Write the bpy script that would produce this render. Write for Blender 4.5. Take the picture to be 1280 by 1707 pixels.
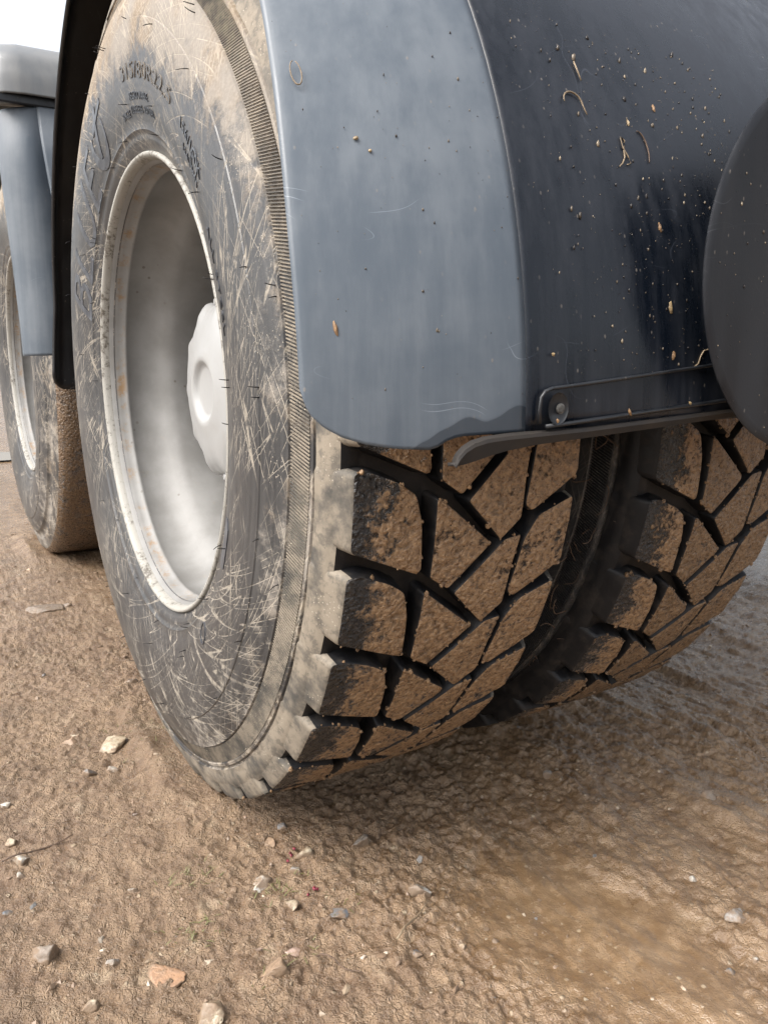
import bpy, bmesh, math, random
import numpy as np
from mathutils import Vector, Matrix

random.seed(7)
rng = np.random.default_rng(11)
SC = bpy.context.scene
COL = SC.collection
for _o in list(bpy.data.objects):
    bpy.data.objects.remove(_o)
rad = math.radians
TAU = 2 * math.pi

# ------------------------------------------------------------------ camera
cam = bpy.data.cameras.new('camera')
cam.sensor_fit = 'HORIZONTAL'
cam.sensor_width = 36.0
cam.lens = 36.37
cam.clip_start = 0.02
cam.clip_end = 2000
camo = bpy.data.objects.new('camera', cam)
COL.objects.link(camo)
_yaw, _pit, _rol = 0.545, 0.214, 0.006
_f = Vector((math.sin(_yaw) * math.cos(_pit), math.cos(_yaw) * math.cos(_pit), -math.sin(_pit)))
_r = Vector((math.cos(_yaw), -math.sin(_yaw), 0))
_u = _r.cross(_f)
_r2 = math.cos(_rol) * _r + math.sin(_rol) * _u
_u2 = -math.sin(_rol) * _r + math.cos(_rol) * _u
_m = Matrix((_r2, _u2, -_f)).transposed().to_4x4()
_m.translation = (-0.414, -1.068, 0.607)
camo.matrix_world = _m
SC.camera = camo

# ------------------------------------------------------------------ sky, sun, exposure
SUN_EL, SUN_AZ = rad(50), rad(-92)      # azimuth: direction towards the sun, measured from +Y towards +X
world = bpy.data.worlds.new('World')
SC.world = world
world.use_nodes = True
wn = world.node_tree
wn.nodes.clear()
sky = wn.nodes.new('ShaderNodeTexSky')
sky.sky_type = 'NISHITA'
sky.sun_disc = False
sky.sun_elevation = SUN_EL
sky.sun_rotation = SUN_AZ
sky.air_density = 1.0
sky.dust_density = 6.0
sky.ozone_density = 1.0
hsv = wn.nodes.new('ShaderNodeHueSaturation')
hsv.inputs['Saturation'].default_value = 0.3
bgd = wn.nodes.new('ShaderNodeBackground')
bgd.inputs['Strength'].default_value = 0.15
wo = wn.nodes.new('ShaderNodeOutputWorld')
wn.links.new(sky.outputs[0], hsv.inputs['Color'])
wn.links.new(hsv.outputs[0], bgd.inputs['Color'])
wn.links.new(bgd.outputs[0], wo.inputs[0])
sun = bpy.data.lights.new('sun', 'SUN')
sun.energy = 0.9
sun.angle = rad(42)
sun.color = (1.0, 0.95, 0.88)
suno = bpy.data.objects.new('sun', sun)
COL.objects.link(suno)
_d = Vector((math.sin(SUN_AZ) * math.cos(SUN_EL), math.cos(SUN_AZ) * math.cos(SUN_EL), math.sin(SUN_EL)))
suno.rotation_euler = _d.to_track_quat('Z', 'Y').to_euler()
suno.location = (-3, -2, 5)
SC.view_settings.view_transform = 'Standard'
SC.view_settings.look = 'None'
SC.view_settings.exposure = 1.52
SC.view_settings.gamma = 1.0
SC.view_settings.use_curve_mapping = False
SC.render.engine = 'CYCLES'

# ------------------------------------------------------------------ node helpers
class NT:
    def __init__(s, name):
        s.mat = bpy.data.materials.new(name)
        s.mat.use_nodes = True
        s.t = s.mat.node_tree
        s.t.nodes.clear()
        s.out = s.t.nodes.new('ShaderNodeOutputMaterial')
        s.bsdf = s.t.nodes.new('ShaderNodeBsdfPrincipled')
        s.t.links.new(s.bsdf.outputs[0], s.out.inputs[0])
        s._pos = None
    def put(s, inp, v):
        if isinstance(v, bpy.types.NodeSocket):
            s.t.links.new(v, inp)
        elif v is not None:
            if inp.type == 'RGBA' and len(v) == 3:
                v = (*v, 1)
            inp.default_value = v
    def node(s, typ, ins=None, **props):
        n = s.t.nodes.new(typ)
        for k, v in props.items():
            setattr(n, k, v)
        for k, v in (ins or {}).items():
            s.put(n.inputs[k], v)
        return n
    @property
    def pos(s):
        if s._pos is None:
            s._pos = s.node('ShaderNodeNewGeometry').outputs['Position']
        return s._pos
    def map(s, vec, scale=(1, 1, 1), loc=(0, 0, 0), rot=(0, 0, 0)):
        return s.node('ShaderNodeMapping', {'Vector': vec, 'Scale': scale, 'Location': loc, 'Rotation': rot}).outputs[0]
    def noise(s, scale, detail=4, rough=0.55, vec=None, dist=0.0, color=False):
        n = s.node('ShaderNodeTexNoise', {'Vector': vec or s.pos, 'Scale': scale, 'Detail': detail, 'Roughness': rough, 'Distortion': dist})
        return n.outputs['Color' if color else 'Fac']
    def voro(s, scale, vec=None, feature='F1', out='Distance', rnd=1.0):
        n = s.node('ShaderNodeTexVoronoi', {'Vector': vec or s.pos, 'Scale': scale, 'Randomness': rnd}, feature=feature)
        return n.outputs[out]
    def ramp(s, fac, a, b, lo=0.0, hi=1.0):
        n = s.node('ShaderNodeMapRange', {'Value': fac, 'From Min': a, 'From Max': b, 'To Min': lo, 'To Max': hi})
        n.interpolation_type = 'SMOOTHSTEP'
        return n.outputs[0]
    def math(s, op, a, b=0.0, clamp=False):
        n = s.node('ShaderNodeMath', operation=op, use_clamp=clamp)
        s.put(n.inputs[0], a)
        s.put(n.inputs[1], b)
        return n.outputs[0]
    def mix(s, fac, a, b):
        n = s.node('ShaderNodeMix', data_type='RGBA')
        s.put(n.inputs['Factor'], fac)
        s.put(n.inputs[6], a)
        s.put(n.inputs[7], b)
        return n.outputs[2]
    def mixf(s, fac, a, b):
        n = s.node('ShaderNodeMix', data_type='FLOAT')
        s.put(n.inputs['Factor'], fac)
        s.put(n.inputs[2], a)
        s.put(n.inputs[3], b)
        return n.outputs[0]
    def bump(s, h, strength=0.5, dist=0.002, normal=None):
        n = s.node('ShaderNodeBump', {'Height': h, 'Strength': strength, 'Distance': dist})
        if normal:
            s.put(n.inputs['Normal'], normal)
        return n.outputs[0]
    def attr(s, name):
        return s.node('ShaderNodeAttribute', attribute_name=name).outputs['Fac']
    def sep(s, vec):
        return s.node('ShaderNodeSeparateXYZ', {'Vector': vec}).outputs
    def set(s, **kw):
        for k, v in kw.items():
            s.put(s.bsdf.inputs[k.replace('_', ' ')], v)
        return s.mat

def uv(nt):
    return nt.node('ShaderNodeTexCoord').outputs['UV']

# ------------------------------------------------------------------ materials
MUD = (0.215, 0.128, 0.068)
MUD_DRY = (0.36, 0.275, 0.19)

def m_ground():
    n = NT('wet_mud_ground')
    wet = n.attr('wet')
    big = n.noise(2.2, 3)
    mid = n.noise(30, 5, 0.68)
    fine = n.noise(190, 4, 0.72)
    c = n.mix(n.ramp(mid, 0.36, 0.66), (0.116, 0.070, 0.039), (0.228, 0.155, 0.095))
    c = n.mix(n.ramp(big, 0.35, 0.65, 0.0, 0.4), c, (0.175, 0.115, 0.064))
    c = n.mix(n.ramp(fine, 0.58, 0.74, 0.0, 0.7), c, (0.31, 0.235, 0.165))
    c = n.mix(n.ramp(fine, 0.43, 0.28, 0.0, 0.5), c, (0.068, 0.040, 0.021))
    c = n.mix(n.ramp(n.noise(6.5, 5, 0.65), 0.50, 0.68, 0.0, 0.55), c, (0.085, 0.052, 0.028))
    c = n.mix(n.math('MULTIPLY', n.ramp(n.noise(17, 4, 0.7), 0.58, 0.68), 0.55), c, (0.285, 0.215, 0.142))
    wc = n.mix(n.ramp(mid, 0.35, 0.68), (0.134, 0.083, 0.043), (0.215, 0.144, 0.083))
    c = n.mix(n.math('MULTIPLY', wet, 0.85, True), c, wc)
    # pale grit pressed into the mud
    v = n.node('ShaderNodeTexVoronoi', {'Vector': n.pos, 'Scale': 95.0, 'Randomness': 1.0})
    pick = n.sep(v.outputs['Color'])
    grit = n.math('MULTIPLY', n.ramp(v.outputs['Distance'], 0.30, 0.16), n.ramp(pick[0], 0.84, 0.9))
    c = n.mix(n.math('MULTIPLY', grit, 0.75), c, n.mix(pick[1], (0.36, 0.29, 0.20), (0.24, 0.18, 0.12)))
    rgh = n.mixf(n.ramp(wet, 0.30, 1.0), 0.34, 0.15)
    rgh = n.math('ADD', rgh, n.ramp(n.noise(60, 3), 0.3, 0.7, -0.12, 0.18))
    h = n.math('ADD', n.math('MULTIPLY', fine, 1.0), n.math('MULTIPLY', n.noise(460, 3, 0.6), 0.5))
    h = n.math('ADD', h, n.math('MULTIPLY', grit, 0.6))
    # sharp little flakes and clefts
    fv = n.node('ShaderNodeTexVoronoi', {'Vector': n.map(n.pos, (1, 1, 1)), 'Scale': 150.0}, feature='DISTANCE_TO_EDGE').outputs['Distance']
    h = n.math('ADD', h, n.math('MULTIPLY', n.ramp(fv, 0.0, 0.12), n.ramp(mid, 0.42, 0.62, 0.0, 0.32)))
    b = n.bump(h, n.mixf(wet, 1.0, 0.35), 0.0045)
    return n.set(Base_Color=c, Roughness=rgh, Normal=b, Specular_IOR_Level=0.6)

def m_sidewall(amount=1.0, base=(0.017, 0.017, 0.018)):
    """dusty rubber with pale dried mud; UV: x = angle in turns, y = radius in metres"""
    n = NT('muddy_tyre_rubber')
    q = uv(n)
    r = n.sep(q)[1]
    P = n.pos
    patch = n.noise(8, 4, 0.6)
    cloud = n.noise(38, 5, 0.72)
    fine = n.noise(260, 3, 0.65)
    outer = n.ramp(r, 0.41, 0.50)
    hi = n.math('MULTIPLY', n.ramp(n.sep(P)[2], 0.66, 0.98), n.ramp(r, 0.36, 0.43))
    cover = n.math('ADD', n.math('MULTIPLY', outer, 0.14), n.math('MULTIPLY', hi, 0.24))
    m = n.math('ADD', n.math('ADD', n.math('MULTIPLY', patch, 0.45), n.math('MULTIPLY', cloud, 0.55)), cover)
    mud = n.ramp(m, 0.57, 0.74, 0.0, 0.92)
    # thin splash threads flung over the sidewall: flowing hairlines, not cells
    thr = None
    gn = n.noise(9, 3, 0.6)
    for sc, loc, rot, th, gate in (((2.6, 52, 1), (0, 0, 0), 0.55, 0.0052, 0.36), ((2.2, 66, 1), (5, 2, 0), -0.42, 0.0056, 0.38), ((3.2, 90, 1), (9, 7, 3), 0.85, 0.0075, 0.42), ((2.8, 110, 1), (3, 4, 1), 0.25, 0.0085, 0.45)):
        nn = n.node('ShaderNodeTexNoise', {'Vector': n.map(n.map(q, (2.6, 1, 1), rot=(0, 0, rot)), sc, loc), 'Scale': 1.0, 'Detail': 0.6, 'Roughness': 0.3}).outputs['Fac']
        t = n.math('MULTIPLY', n.ramp(n.math('ABSOLUTE', n.math('SUBTRACT', nn, 0.5)), th * 2.2, th * 0.5), n.ramp(gn, gate - 0.04, gate + 0.12))
        thr = t if thr is None else n.math('MAXIMUM', thr, t)
    thr = n.math('MULTIPLY', thr, n.ramp(cloud, 0.38, 0.52))
    spk = n.math('MULTIPLY', n.ramp(n.voro(260), 0.22, 0.10), n.ramp(n.noise(18, 2), 0.50, 0.64))
    splash = n.math('MAXIMUM', n.math('MULTIPLY', thr, 0.50), n.math('MULTIPLY', spk, 0.6))
    # dust film, wiped in arcs around the axle
    arc = n.node('ShaderNodeTexNoise', {'Vector': n.map(q, (16, 230, 1)), 'Scale': 1.0, 'Detail': 4.0, 'Roughness': 0.65}).outputs['Fac']
    film = n.ramp(n.math('ADD', n.math('MULTIPLY', arc, 0.6), n.math('MULTIPLY', patch, 0.4)), 0.34, 0.66, 0.06, 0.80)
    c = n.mix(film, base, (0.052, 0.051, 0.050))
    mudc = n.mix(n.ramp(fine, 0.35, 0.7), (0.150, 0.112, 0.074), (0.250, 0.200, 0.145))
    mudc = n.mix(n.ramp(patch, 0.42, 0.60, 0.0, 0.6), mudc, (0.20, 0.19, 0.175))
    c = n.mix(n.math('MULTIPLY', mud, amount), c, mudc)
    c = n.mix(n.math('MULTIPLY', splash, amount), c, (0.36, 0.315, 0.25))
    rg = n.mixf(n.math('MAXIMUM', mud, splash), 0.40, 0.85)
    h = n.math('ADD', n.math('MULTIPLY', mud, 0.5), n.math('MULTIPLY', splash, 0.5))
    h = n.math('ADD', h, n.math('ADD', n.math('MULTIPLY', fine, 0.2), n.math('MULTIPLY', cloud, 0.35)))
    return n.set(Base_Color=c, Roughness=rg, Normal=n.bump(h, 0.7, 0.0012))

def m_rubber(name='black_rubber', dust=0.25):
    n = NT(name)
    f = n.noise(60, 5, 0.65)
    c = n.mix(n.ramp(f, 0.45, 0.75, 0.0, dust), (0.008, 0.008, 0.009), (0.09, 0.072, 0.055))
    return n.set(Base_Color=c, Roughness=n.ramp(f, 0.3, 0.7, 0.38, 0.65), Specular_IOR_Level=0.25, Normal=n.bump(n.noise(300, 4), 0.3, 0.0008))

def m_lugside():
    n = NT('pale_muddy_rubber')
    f = n.noise(28, 5, 0.62)
    fi = n.noise(320, 4, 0.6)
    sx = n.sep(n.pos)[0]
    c = n.mix(n.ramp(f, 0.34, 0.60), (0.045, 0.042, 0.037), (0.190, 0.160, 0.122))
    st = n.noise(90, 4, 0.7)
    c = n.mix(n.ramp(st, 0.48, 0.64, 0.0, 0.7), c, (0.075, 0.066, 0.054))
    c = n.mix(n.math('MULTIPLY', n.ramp(n.voro(260), 0.22, 0.1), n.ramp(n.noise(25), 0.5, 0.65)), c, (0.33, 0.29, 0.23))
    return n.set(Base_Color=c, Roughness=0.75, Normal=n.bump(n.math('ADD', n.math('MULTIPLY', f, 0.6), n.math('MULTIPLY', fi, 0.3)), 0.6, 0.0015))

def m_tread(name, lo, hi, light=1.0, shoulder=False):
    """clay caked on the running face, rubber showing through; lo/hi set the share of bare rubber"""
    n = NT(name)
    w = n.noise(30, 3, color=True)
    wv = n.node('ShaderNodeVectorMath', {0: w, 1: (0.03, 0.03, 0.03)}, operation='MULTIPLY').outputs[0]
    P = n.node('ShaderNodeVectorMath', {0: n.pos, 1: wv}, operation='ADD').outputs[0]
    a = n.noise(42, 6, 0.72, vec=P)
    f = n.noise(190, 5, 0.7)
    big = n.noise(13, 3)
    k = n.math('ADD', n.math('ADD', n.math('MULTIPLY', a, 0.5), n.math('MULTIPLY', f, 0.28)), n.math('MULTIPLY', big, 0.22))
    if shoulder:
        ox = n.sep(n.node('ShaderNodeTexCoord').outputs['Object'])[0]
        k = n.math('ADD', k, n.ramp(ox, -0.125, -0.062, -0.10, 0.07))
    clay = n.ramp(k, lo, hi)
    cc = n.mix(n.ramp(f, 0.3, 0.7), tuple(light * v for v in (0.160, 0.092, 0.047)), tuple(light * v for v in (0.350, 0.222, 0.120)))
    bare = n.mix(n.ramp(f, 0.45, 0.7, 0.0, 0.5), (0.010, 0.010, 0.011), (0.075, 0.060, 0.046))
    c = n.mix(clay, bare, cc)
    c = n.mix(n.math('MULTIPLY', n.ramp(n.voro(240), 0.25, 0.12), n.ramp(n.noise(70), 0.58, 0.66)), c, (0.36, 0.235, 0.14))
    # wrinkled crust with little pits where it lifted off the road
    w2 = n.node('ShaderNodeVectorMath', {0: n.noise(140, 2, color=True), 1: (0.010, 0.010, 0.010)}, operation='MULTIPLY').outputs[0]
    P2 = n.node('ShaderNodeVectorMath', {0: n.pos, 1: w2}, operation='ADD').outputs[0]
    cell = n.voro(210, P2, 'SMOOTH_F1')
    pit = n.math('MULTIPLY', n.ramp(cell, 0.42, 0.62), n.ramp(big, 0.36, 0.62, 0.25, 1.0))
    c = n.mix(n.math('MULTIPLY', pit, 0.45), c, (0.026, 0.018, 0.012))
    rg = n.math('ADD', n.mixf(clay, 0.25, 0.28), n.ramp(f, 0.3, 0.7, -0.08, 0.18))
    h = n.math('ADD', n.math('MULTIPLY', clay, 0.7), n.math('ADD', n.math('MULTIPLY', a, 1.0), n.math('MULTIPLY', f, 0.8)))
    h = n.math('SUBTRACT', h, n.math('MULTIPLY', cell, 0.9))
    return n.set(Base_Color=c, Roughness=rg, Normal=n.bump(h, 0.9, 0.0040))

def m_rim():
    n = NT('silver_wheel_paint')
    sx = n.sep(n.pos)
    f = n.noise(18, 5, 0.6)
    d = n.noise(90, 5, 0.7)
    c = n.mix(n.ramp(f, 0.3, 0.7), (0.165, 0.161, 0.153), (0.215, 0.212, 0.204))
    c = n.mix(n.ramp(d, 0.60, 0.75, 0.0, 0.35), c, (0.22, 0.18, 0.14))
    # rust that has crept along the lip seat
    band = n.math('MULTIPLY', n.ramp(sx[0], -0.122, -0.112), n.ramp(sx[0], -0.098, -0.108))
    low = n.ramp(n.noise(26, 5, 0.8), 0.48, 0.66)
    c = n.mix(n.math('MULTIPLY', n.math('MULTIPLY', band, low), 0.8), c, (0.19, 0.105, 0.035))
    c = n.mix(n.math('MULTIPLY', n.ramp(n.voro(42), 0.13, 0.07), n.ramp(n.noise(6), 0.5, 0.6)), c, (0.11, 0.10, 0.085))
    return n.set(Base_Color=c, Roughness=n.ramp(f, 0.3, 0.7, 0.48, 0.62), Metallic=0.0, Specular_IOR_Level=0.35, Normal=n.bump(d, 0.12, 0.001))

def m_rimlip():
    n = NT('worn_rim_lip')
    d = n.noise(110, 5, 0.75)
    g = n.noise(16, 4, 0.6)
    k = n.math('ADD', n.math('MULTIPLY', d, 0.6), n.math('MULTIPLY', g, 0.4))
    c = n.mix(n.ramp(k, 0.5, 0.62), (0.25, 0.24, 0.215), (0.075, 0.064, 0.05))
    return n.set(Base_Color=c, Roughness=0.6, Normal=n.bump(d, 0.5, 0.001))

def m_hub():
    n = NT('white_hub_paint')
    f = n.noise(40, 4)
    c = n.mix(n.ramp(f, 0.5, 0.75, 0.0, 0.25), (0.250, 0.250, 0.246), (0.185, 0.172, 0.150))
    return n.set(Base_Color=c, Roughness=0.38, Normal=n.bump(n.noise(25, 2), 0.15, 0.003))

def m_plastic(name, base, dusty, amount, rough=0.42, streak=True, spec=0.5, damp=0):
    n = NT(name)
    P = n.pos
    st = n.noise(1.0, 5, 0.65, vec=n.map(P, (55, 55, 3.0)))
    f = n.noise(9, 5, 0.6)
    fi = n.noise(420, 3, 0.6)
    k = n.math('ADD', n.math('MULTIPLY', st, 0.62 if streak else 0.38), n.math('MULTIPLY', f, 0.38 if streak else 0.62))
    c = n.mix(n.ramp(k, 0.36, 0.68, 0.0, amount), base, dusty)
    # dried spots
    v = n.node('ShaderNodeTexVoronoi', {'Vector': n.map(P, (1, 1, 0.6)), 'Scale': 210.0})
    pk = n.sep(v.outputs['Color'])
    sp = n.math('MULTIPLY', n.ramp(v.outputs['Distance'], 0.26, 0.12), n.ramp(pk[0], 0.82, 0.9))
    sp = n.math('MULTIPLY', sp, n.ramp(n.noise(14, 4), 0.44, 0.62))
    c = n.mix(n.math('MULTIPLY', sp, 0.55), c, (0.17, 0.15, 0.13))
    # hairline scratches
    w = n.noise(3.0, 2, color=True)
    wv = n.node('ShaderNodeVectorMath', {0: w, 1: (0.35, 0.35, 0.35)}, operation='MULTIPLY').outputs[0]
    vv = n.node('ShaderNodeVectorMath', {0: P, 1: wv}, operation='ADD').outputs[0]
    iso = n.noise(4.5, 2, 0.4, vec=n.map(vv, (1, 1, 2.2), rot=(0, 0.6, 0)))
    iso2 = n.noise(7.0, 1, 0.4, vec=n.map(vv, (1, 1, 3.0), loc=(3, 1, 2), rot=(0, -0.3, 0)))
    l1 = n.ramp(n.math('ABSOLUTE', n.math('SUBTRACT', iso, 0.5)), 0.0022, 0.0006)
    l2 = n.ramp(n.math('ABSOLUTE', n.math('SUBTRACT', iso2, 0.55)), 0.0022, 0.0006)
    scr = n.math('MULTIPLY', n.math('MAXIMUM', l1, l2), n.ramp(n.noise(13, 2), 0.55, 0.66))
    c = n.mix(n.math('MULTIPLY', scr, 0.6), c, tuple(min(1, 1.9 * x) for x in dusty))
    rg = n.math('ADD', n.ramp(k, 0.35, 0.68, rough - 0.1, rough + 0.14), n.math('MULTIPLY', sp, 0.2))
    if damp:
        # water still standing along the lower edge darkens the grey plastic, with a ragged upper margin
        pz = n.sep(P)
        tide = n.math('SUBTRACT', pz[2], n.ramp(pz[0], -0.16, -0.03, 0.535, 0.562))
        edge = n.math('ADD', tide, n.math('MULTIPLY', n.math('SUBTRACT', n.noise(34, 1, 0.3, vec=n.map(P, (1, 1, 0.25))), 0.5), 0.050))
        wetm = n.math('MULTIPLY', n.ramp(edge, 0.0016, -0.0010), n.ramp(pz[1], -0.45, -0.5))
        c = n.mix(n.math('MULTIPLY', wetm, 0.72), c, (0.020, 0.026, 0.034))
        rg = n.mixf(wetm, rg, 0.2)
    return n.set(Base_Color=c, Roughness=rg, Specular_IOR_Level=spec,
                 Normal=n.bump(n.math('ADD', n.math('MULTIPLY', fi, 0.5), n.math('MULTIPLY', sp, 0.6)), 0.22, 0.0007))

def m_flat(name, c1, c2=None, rough=0.6, scale=60, bump=0.3, metallic=0.0):
    n = NT(name)
    f = n.noise(scale, 5, 0.65)
    c = n.mix(n.ramp(f, 0.35, 0.66), c1, c2 or tuple(0.75 * v for v in c1))
    return n.set(Base_Color=c, Roughness=rough, Metallic=metallic, Normal=n.bump(f, bump, 0.0015))

def m_water():
    n = NT('puddle_water')
    return n.set(Base_Color=(0.12, 0.085, 0.045), Roughness=0.06, Normal=n.bump(n.noise(20, 2), 0.05, 0.002))

def m_grit():
    n = NT('mixed_grit')
    rnd = n.node('ShaderNodeNewGeometry').outputs['Random Per Island']
    cr = n.node('ShaderNodeValToRGB', {'Fac': rnd})
    el = cr.color_ramp.elements
    el[0].position = 0.0
    el[0].color = (0.15, 0.10, 0.064, 1)
    el[1].position = 1.0
    el[1].color = (0.42, 0.37, 0.29, 1)
    for p, c in ((0.45, (0.19, 0.13, 0.085, 1)), (0.70, (0.14, 0.10, 0.068, 1)), (0.84, (0.27, 0.21, 0.14, 1)), (0.90, (0.10, 0.105, 0.11, 1)), (0.95, (0.26, 0.16, 0.095, 1))):
        e = el.new(p)
        e.color = c
    c = n.mix(n.ramp(n.noise(220, 4), 0.5, 0.7, 0.0, 0.5), cr.outputs[0], (0.14, 0.095, 0.06))
    return n.set(Base_Color=c, Roughness=0.5, Normal=n.bump(n.noise(500, 3), 0.4, 0.0008))

M = dict(
    ground=m_ground(), side=m_sidewall(), rubber=m_rubber(), lug=m_lugside(),
    innerside=m_sidewall(0.35, (0.026, 0.026, 0.028)),
    tread=m_tread('clay_on_tread', 0.385, 0.455), tread_s=m_tread('clay_on_shoulder', 0.45, 0.52, 1.0, True),
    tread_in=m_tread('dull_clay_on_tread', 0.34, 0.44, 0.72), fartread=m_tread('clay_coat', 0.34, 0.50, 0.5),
    rim=m_rim(), lip=m_rimlip(), hub=m_hub(),
    flange=m_plastic('sky_lit_grey_plastic', (0.062, 0.077, 0.095), (0.118, 0.134, 0.152), 0.8, 0.44, False, 0.42, 1),  # same plastic as the panel, lightened for the sky light on the flange
    panel=m_plastic('glossy_shade_plastic', (0.003, 0.005, 0.009), (0.021, 0.024, 0.031), 0.85, 0.33, True, 0.33),  # same plastic as the flange, with the panel's shade put into the colour
    disc=m_plastic('dusty_black_plastic', (0.009, 0.010, 0.013), (0.028, 0.030, 0.034), 0.65, 0.5, True, 0.3),
    black=m_plastic('shaded_black_plastic', (0.008, 0.009, 0.011), (0.02, 0.022, 0.026), 0.5, 0.38),  # for the front panel, wheel-side shadow is put into this black
    sky_lit=m_plastic('sky_lit_top_plastic', (0.105, 0.112, 0.118), (0.165, 0.165, 0.16), 0.7, 0.4, False),  # sky light on the far top panel is painted into this paler grey
    lipdirt=m_flat('dirty_plastic_lip', (0.017, 0.012, 0.008), (0.009, 0.007, 0.006), 0.75, 30),
    steel=m_flat('zinc_screw', (0.10, 0.098, 0.09), (0.03, 0.028, 0.025), 0.5, 200),
    frame=m_flat('chassis_paint', (0.02, 0.021, 0.024), (0.035, 0.03, 0.027), 0.55),
    water=m_water(), grit=m_grit(),
)

# ------------------------------------------------------------------ mesh helpers
def link(name, me, mat=None, parent=None):
    o = bpy.data.objects.new(name, me)
    COL.objects.link(o)
    if mat is not None and me is not None:
        for m in (mat if isinstance(mat, (list, tuple)) else [mat]):
            me.materials.append(m)
    if parent is not None:
        o.parent = parent
    return o

def mesh(name, verts, faces, smooth=True):
    me = bpy.data.meshes.new(name)
    me.from_pydata([tuple(map(float, v)) for v in verts], [], faces)
    if smooth:
        me.polygons.foreach_set('use_smooth', [True] * len(me.polygons))
    me.update()
    return me

def tag(o, label=None, cat=None, group=None, kind=None):
    for k, v in (('label', label), ('category', cat), ('group', group), ('kind', kind)):
        if v:
            o[k] = v
    return o

def sharp(me, ang=40):
    me.set_sharp_from_angle(angle=rad(ang))
    return me

def lathe(name, prof, seg, modr=None, closed=False, uvs=True):
    """prof: (x, r) pairs, spun about the X axis"""
    k = len(prof)
    V, F = [], []
    for i in range(seg):
        a = TAU * i / seg
        ca, sa = math.cos(a), math.sin(a)
        for x, r in prof:
            rr = modr(x, r, a) if modr else r
            V.append((x, rr * ca, rr * sa))
    kk = k if closed else k - 1
    uvl = []
    for i in range(seg):
        j = (i + 1) % seg
        for q in range(kk):
            w = (q + 1) % k
            F.append((i * k + q, i * k + w, j * k + w, j * k + q))
            if uvs:
                uvl += [i / seg, prof[q][1], i / seg, prof[w][1], (i + 1) / seg, prof[w][1], (i + 1) / seg, prof[q][1]]
    me = mesh(name, V, F)
    if uvs:
        me.uv_layers.new(name='UVMap').data.foreach_set('uv', uvl)
    return me

def tube_path(pts, r, n=6, flat=1.0, taper=None):
    """verts, faces of a tube along pts"""
    P = [Vector(p) for p in pts]
    V, F = [], []
    up = Vector((0.13, 0.29, 0.95)).normalized()
    for i, p in enumerate(P):
        t = (P[min(i + 1, len(P) - 1)] - P[max(i - 1, 0)]).normalized()
        s = t.cross(up)
        if s.length < 1e-3:
            s = t.cross(Vector((1, 0, 0)))
        s.normalize()
        u = s.cross(t)
        rr = r * (taper[i] if taper else 1)
        for j in range(n):
            a = TAU * j / n
            V.append(p + s * math.cos(a) * rr + u * math.sin(a) * rr * flat)
    for i in range(len(P) - 1):
        for j in range(n):
            k = (j + 1) % n
            F.append((i * n + j, i * n + k, (i + 1) * n + k, (i + 1) * n + j))
    F.append(tuple(range(n - 1, -1, -1)))
    b = (len(P) - 1) * n
    F.append(tuple(b + j for j in range(n)))
    return V, F

def merge(parts):
    V, F = [], []
    for v, f in parts:
        o = len(V)
        V += list(v)
        F += [tuple(i + o for i in q) for q in f]
    return V, F

def box(x0, x1, y0, y1, z0, z1):
    V = [(x, y, z) for x in (x0, x1) for y in (y0, y1) for z in (z0, z1)]
    return V, [(0, 1, 3, 2), (4, 6, 7, 5), (0, 4, 5, 1), (2, 3, 7, 6), (0, 2, 6, 4), (1, 5, 7, 3)]

def bevel(o, w=0.003, seg=2):
    m = o.modifiers.new('bevel', 'BEVEL')
    m.width = w
    m.segments = seg
    m.limit_method = 'ANGLE'
    return o

# ------------------------------------------------------------------ numpy noise for the terrain
def _hash(ix, iy, seed):
    h = (ix.astype(np.int64) * 374761393 + iy.astype(np.int64) * 668265263 + seed * 974711) & 0x7fffffff
    h = ((h ^ (h >> 13)) * 1274126177) & 0x7fffffff
    return ((h ^ (h >> 16)) & 0xffff) / 65535.0

def vnoise(x, y, seed=0):
    ix, iy = np.floor(x), np.floor(y)
    fx, fy = x - ix, y - iy
    fx = fx * fx * fx * (fx * (fx * 6 - 15) + 10)
    fy = fy * fy * fy * (fy * (fy * 6 - 15) + 10)
    a, b = _hash(ix, iy, seed), _hash(ix + 1, iy, seed)
    c, d = _hash(ix, iy + 1, seed), _hash(ix + 1, iy + 1, seed)
    return (a + (b - a) * fx) * (1 - fy) + (c + (d - c) * fx) * fy

def fbm(x, y, octv=4, seed=0, gain=0.5):
    s, a, t = 0, 1.0, 0
    for o in range(octv):
        c, sn = math.cos(0.6 * o + 0.3), math.sin(0.6 * o + 0.3)
        s = s + a * vnoise((x * c - y * sn) * 2 ** o + 17.3 * o, (x * sn + y * c) * 2 ** o - 9.1 * o, seed + o)
        t += a
        a *= gain
    return s / t

def sstep(v, a, b):
    t = np.clip((v - a) / (b - a), 0, 1)
    return t * t * (3 - 2 * t)

def wetness(x, y):
    n1 = fbm(x * 3.2 + 5, y * 3.2, 4, 40) - 0.5
    # smeared wet hollow behind the inner tyre
    cx, cy = (x - 0.17 + 0.25 * n1) / 0.14, (y + 0.55 + 0.4 * n1) / 0.25
    w = np.exp(-(cx * cx + cy * cy)) * 1.15
    w = np.maximum(w, sstep(x + 0.30 * n1, 0.02, 0.26) * 0.60)
    w = np.maximum(w, sstep(y + 1.0 * n1, 0.95, 1.5) * 1.05)
    w = np.maximum(w, sstep(x + 0.5 * n1, 1.15, 1.5) * 0.95)
    return np.clip(w + n1 * 0.25, 0, 1)

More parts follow.
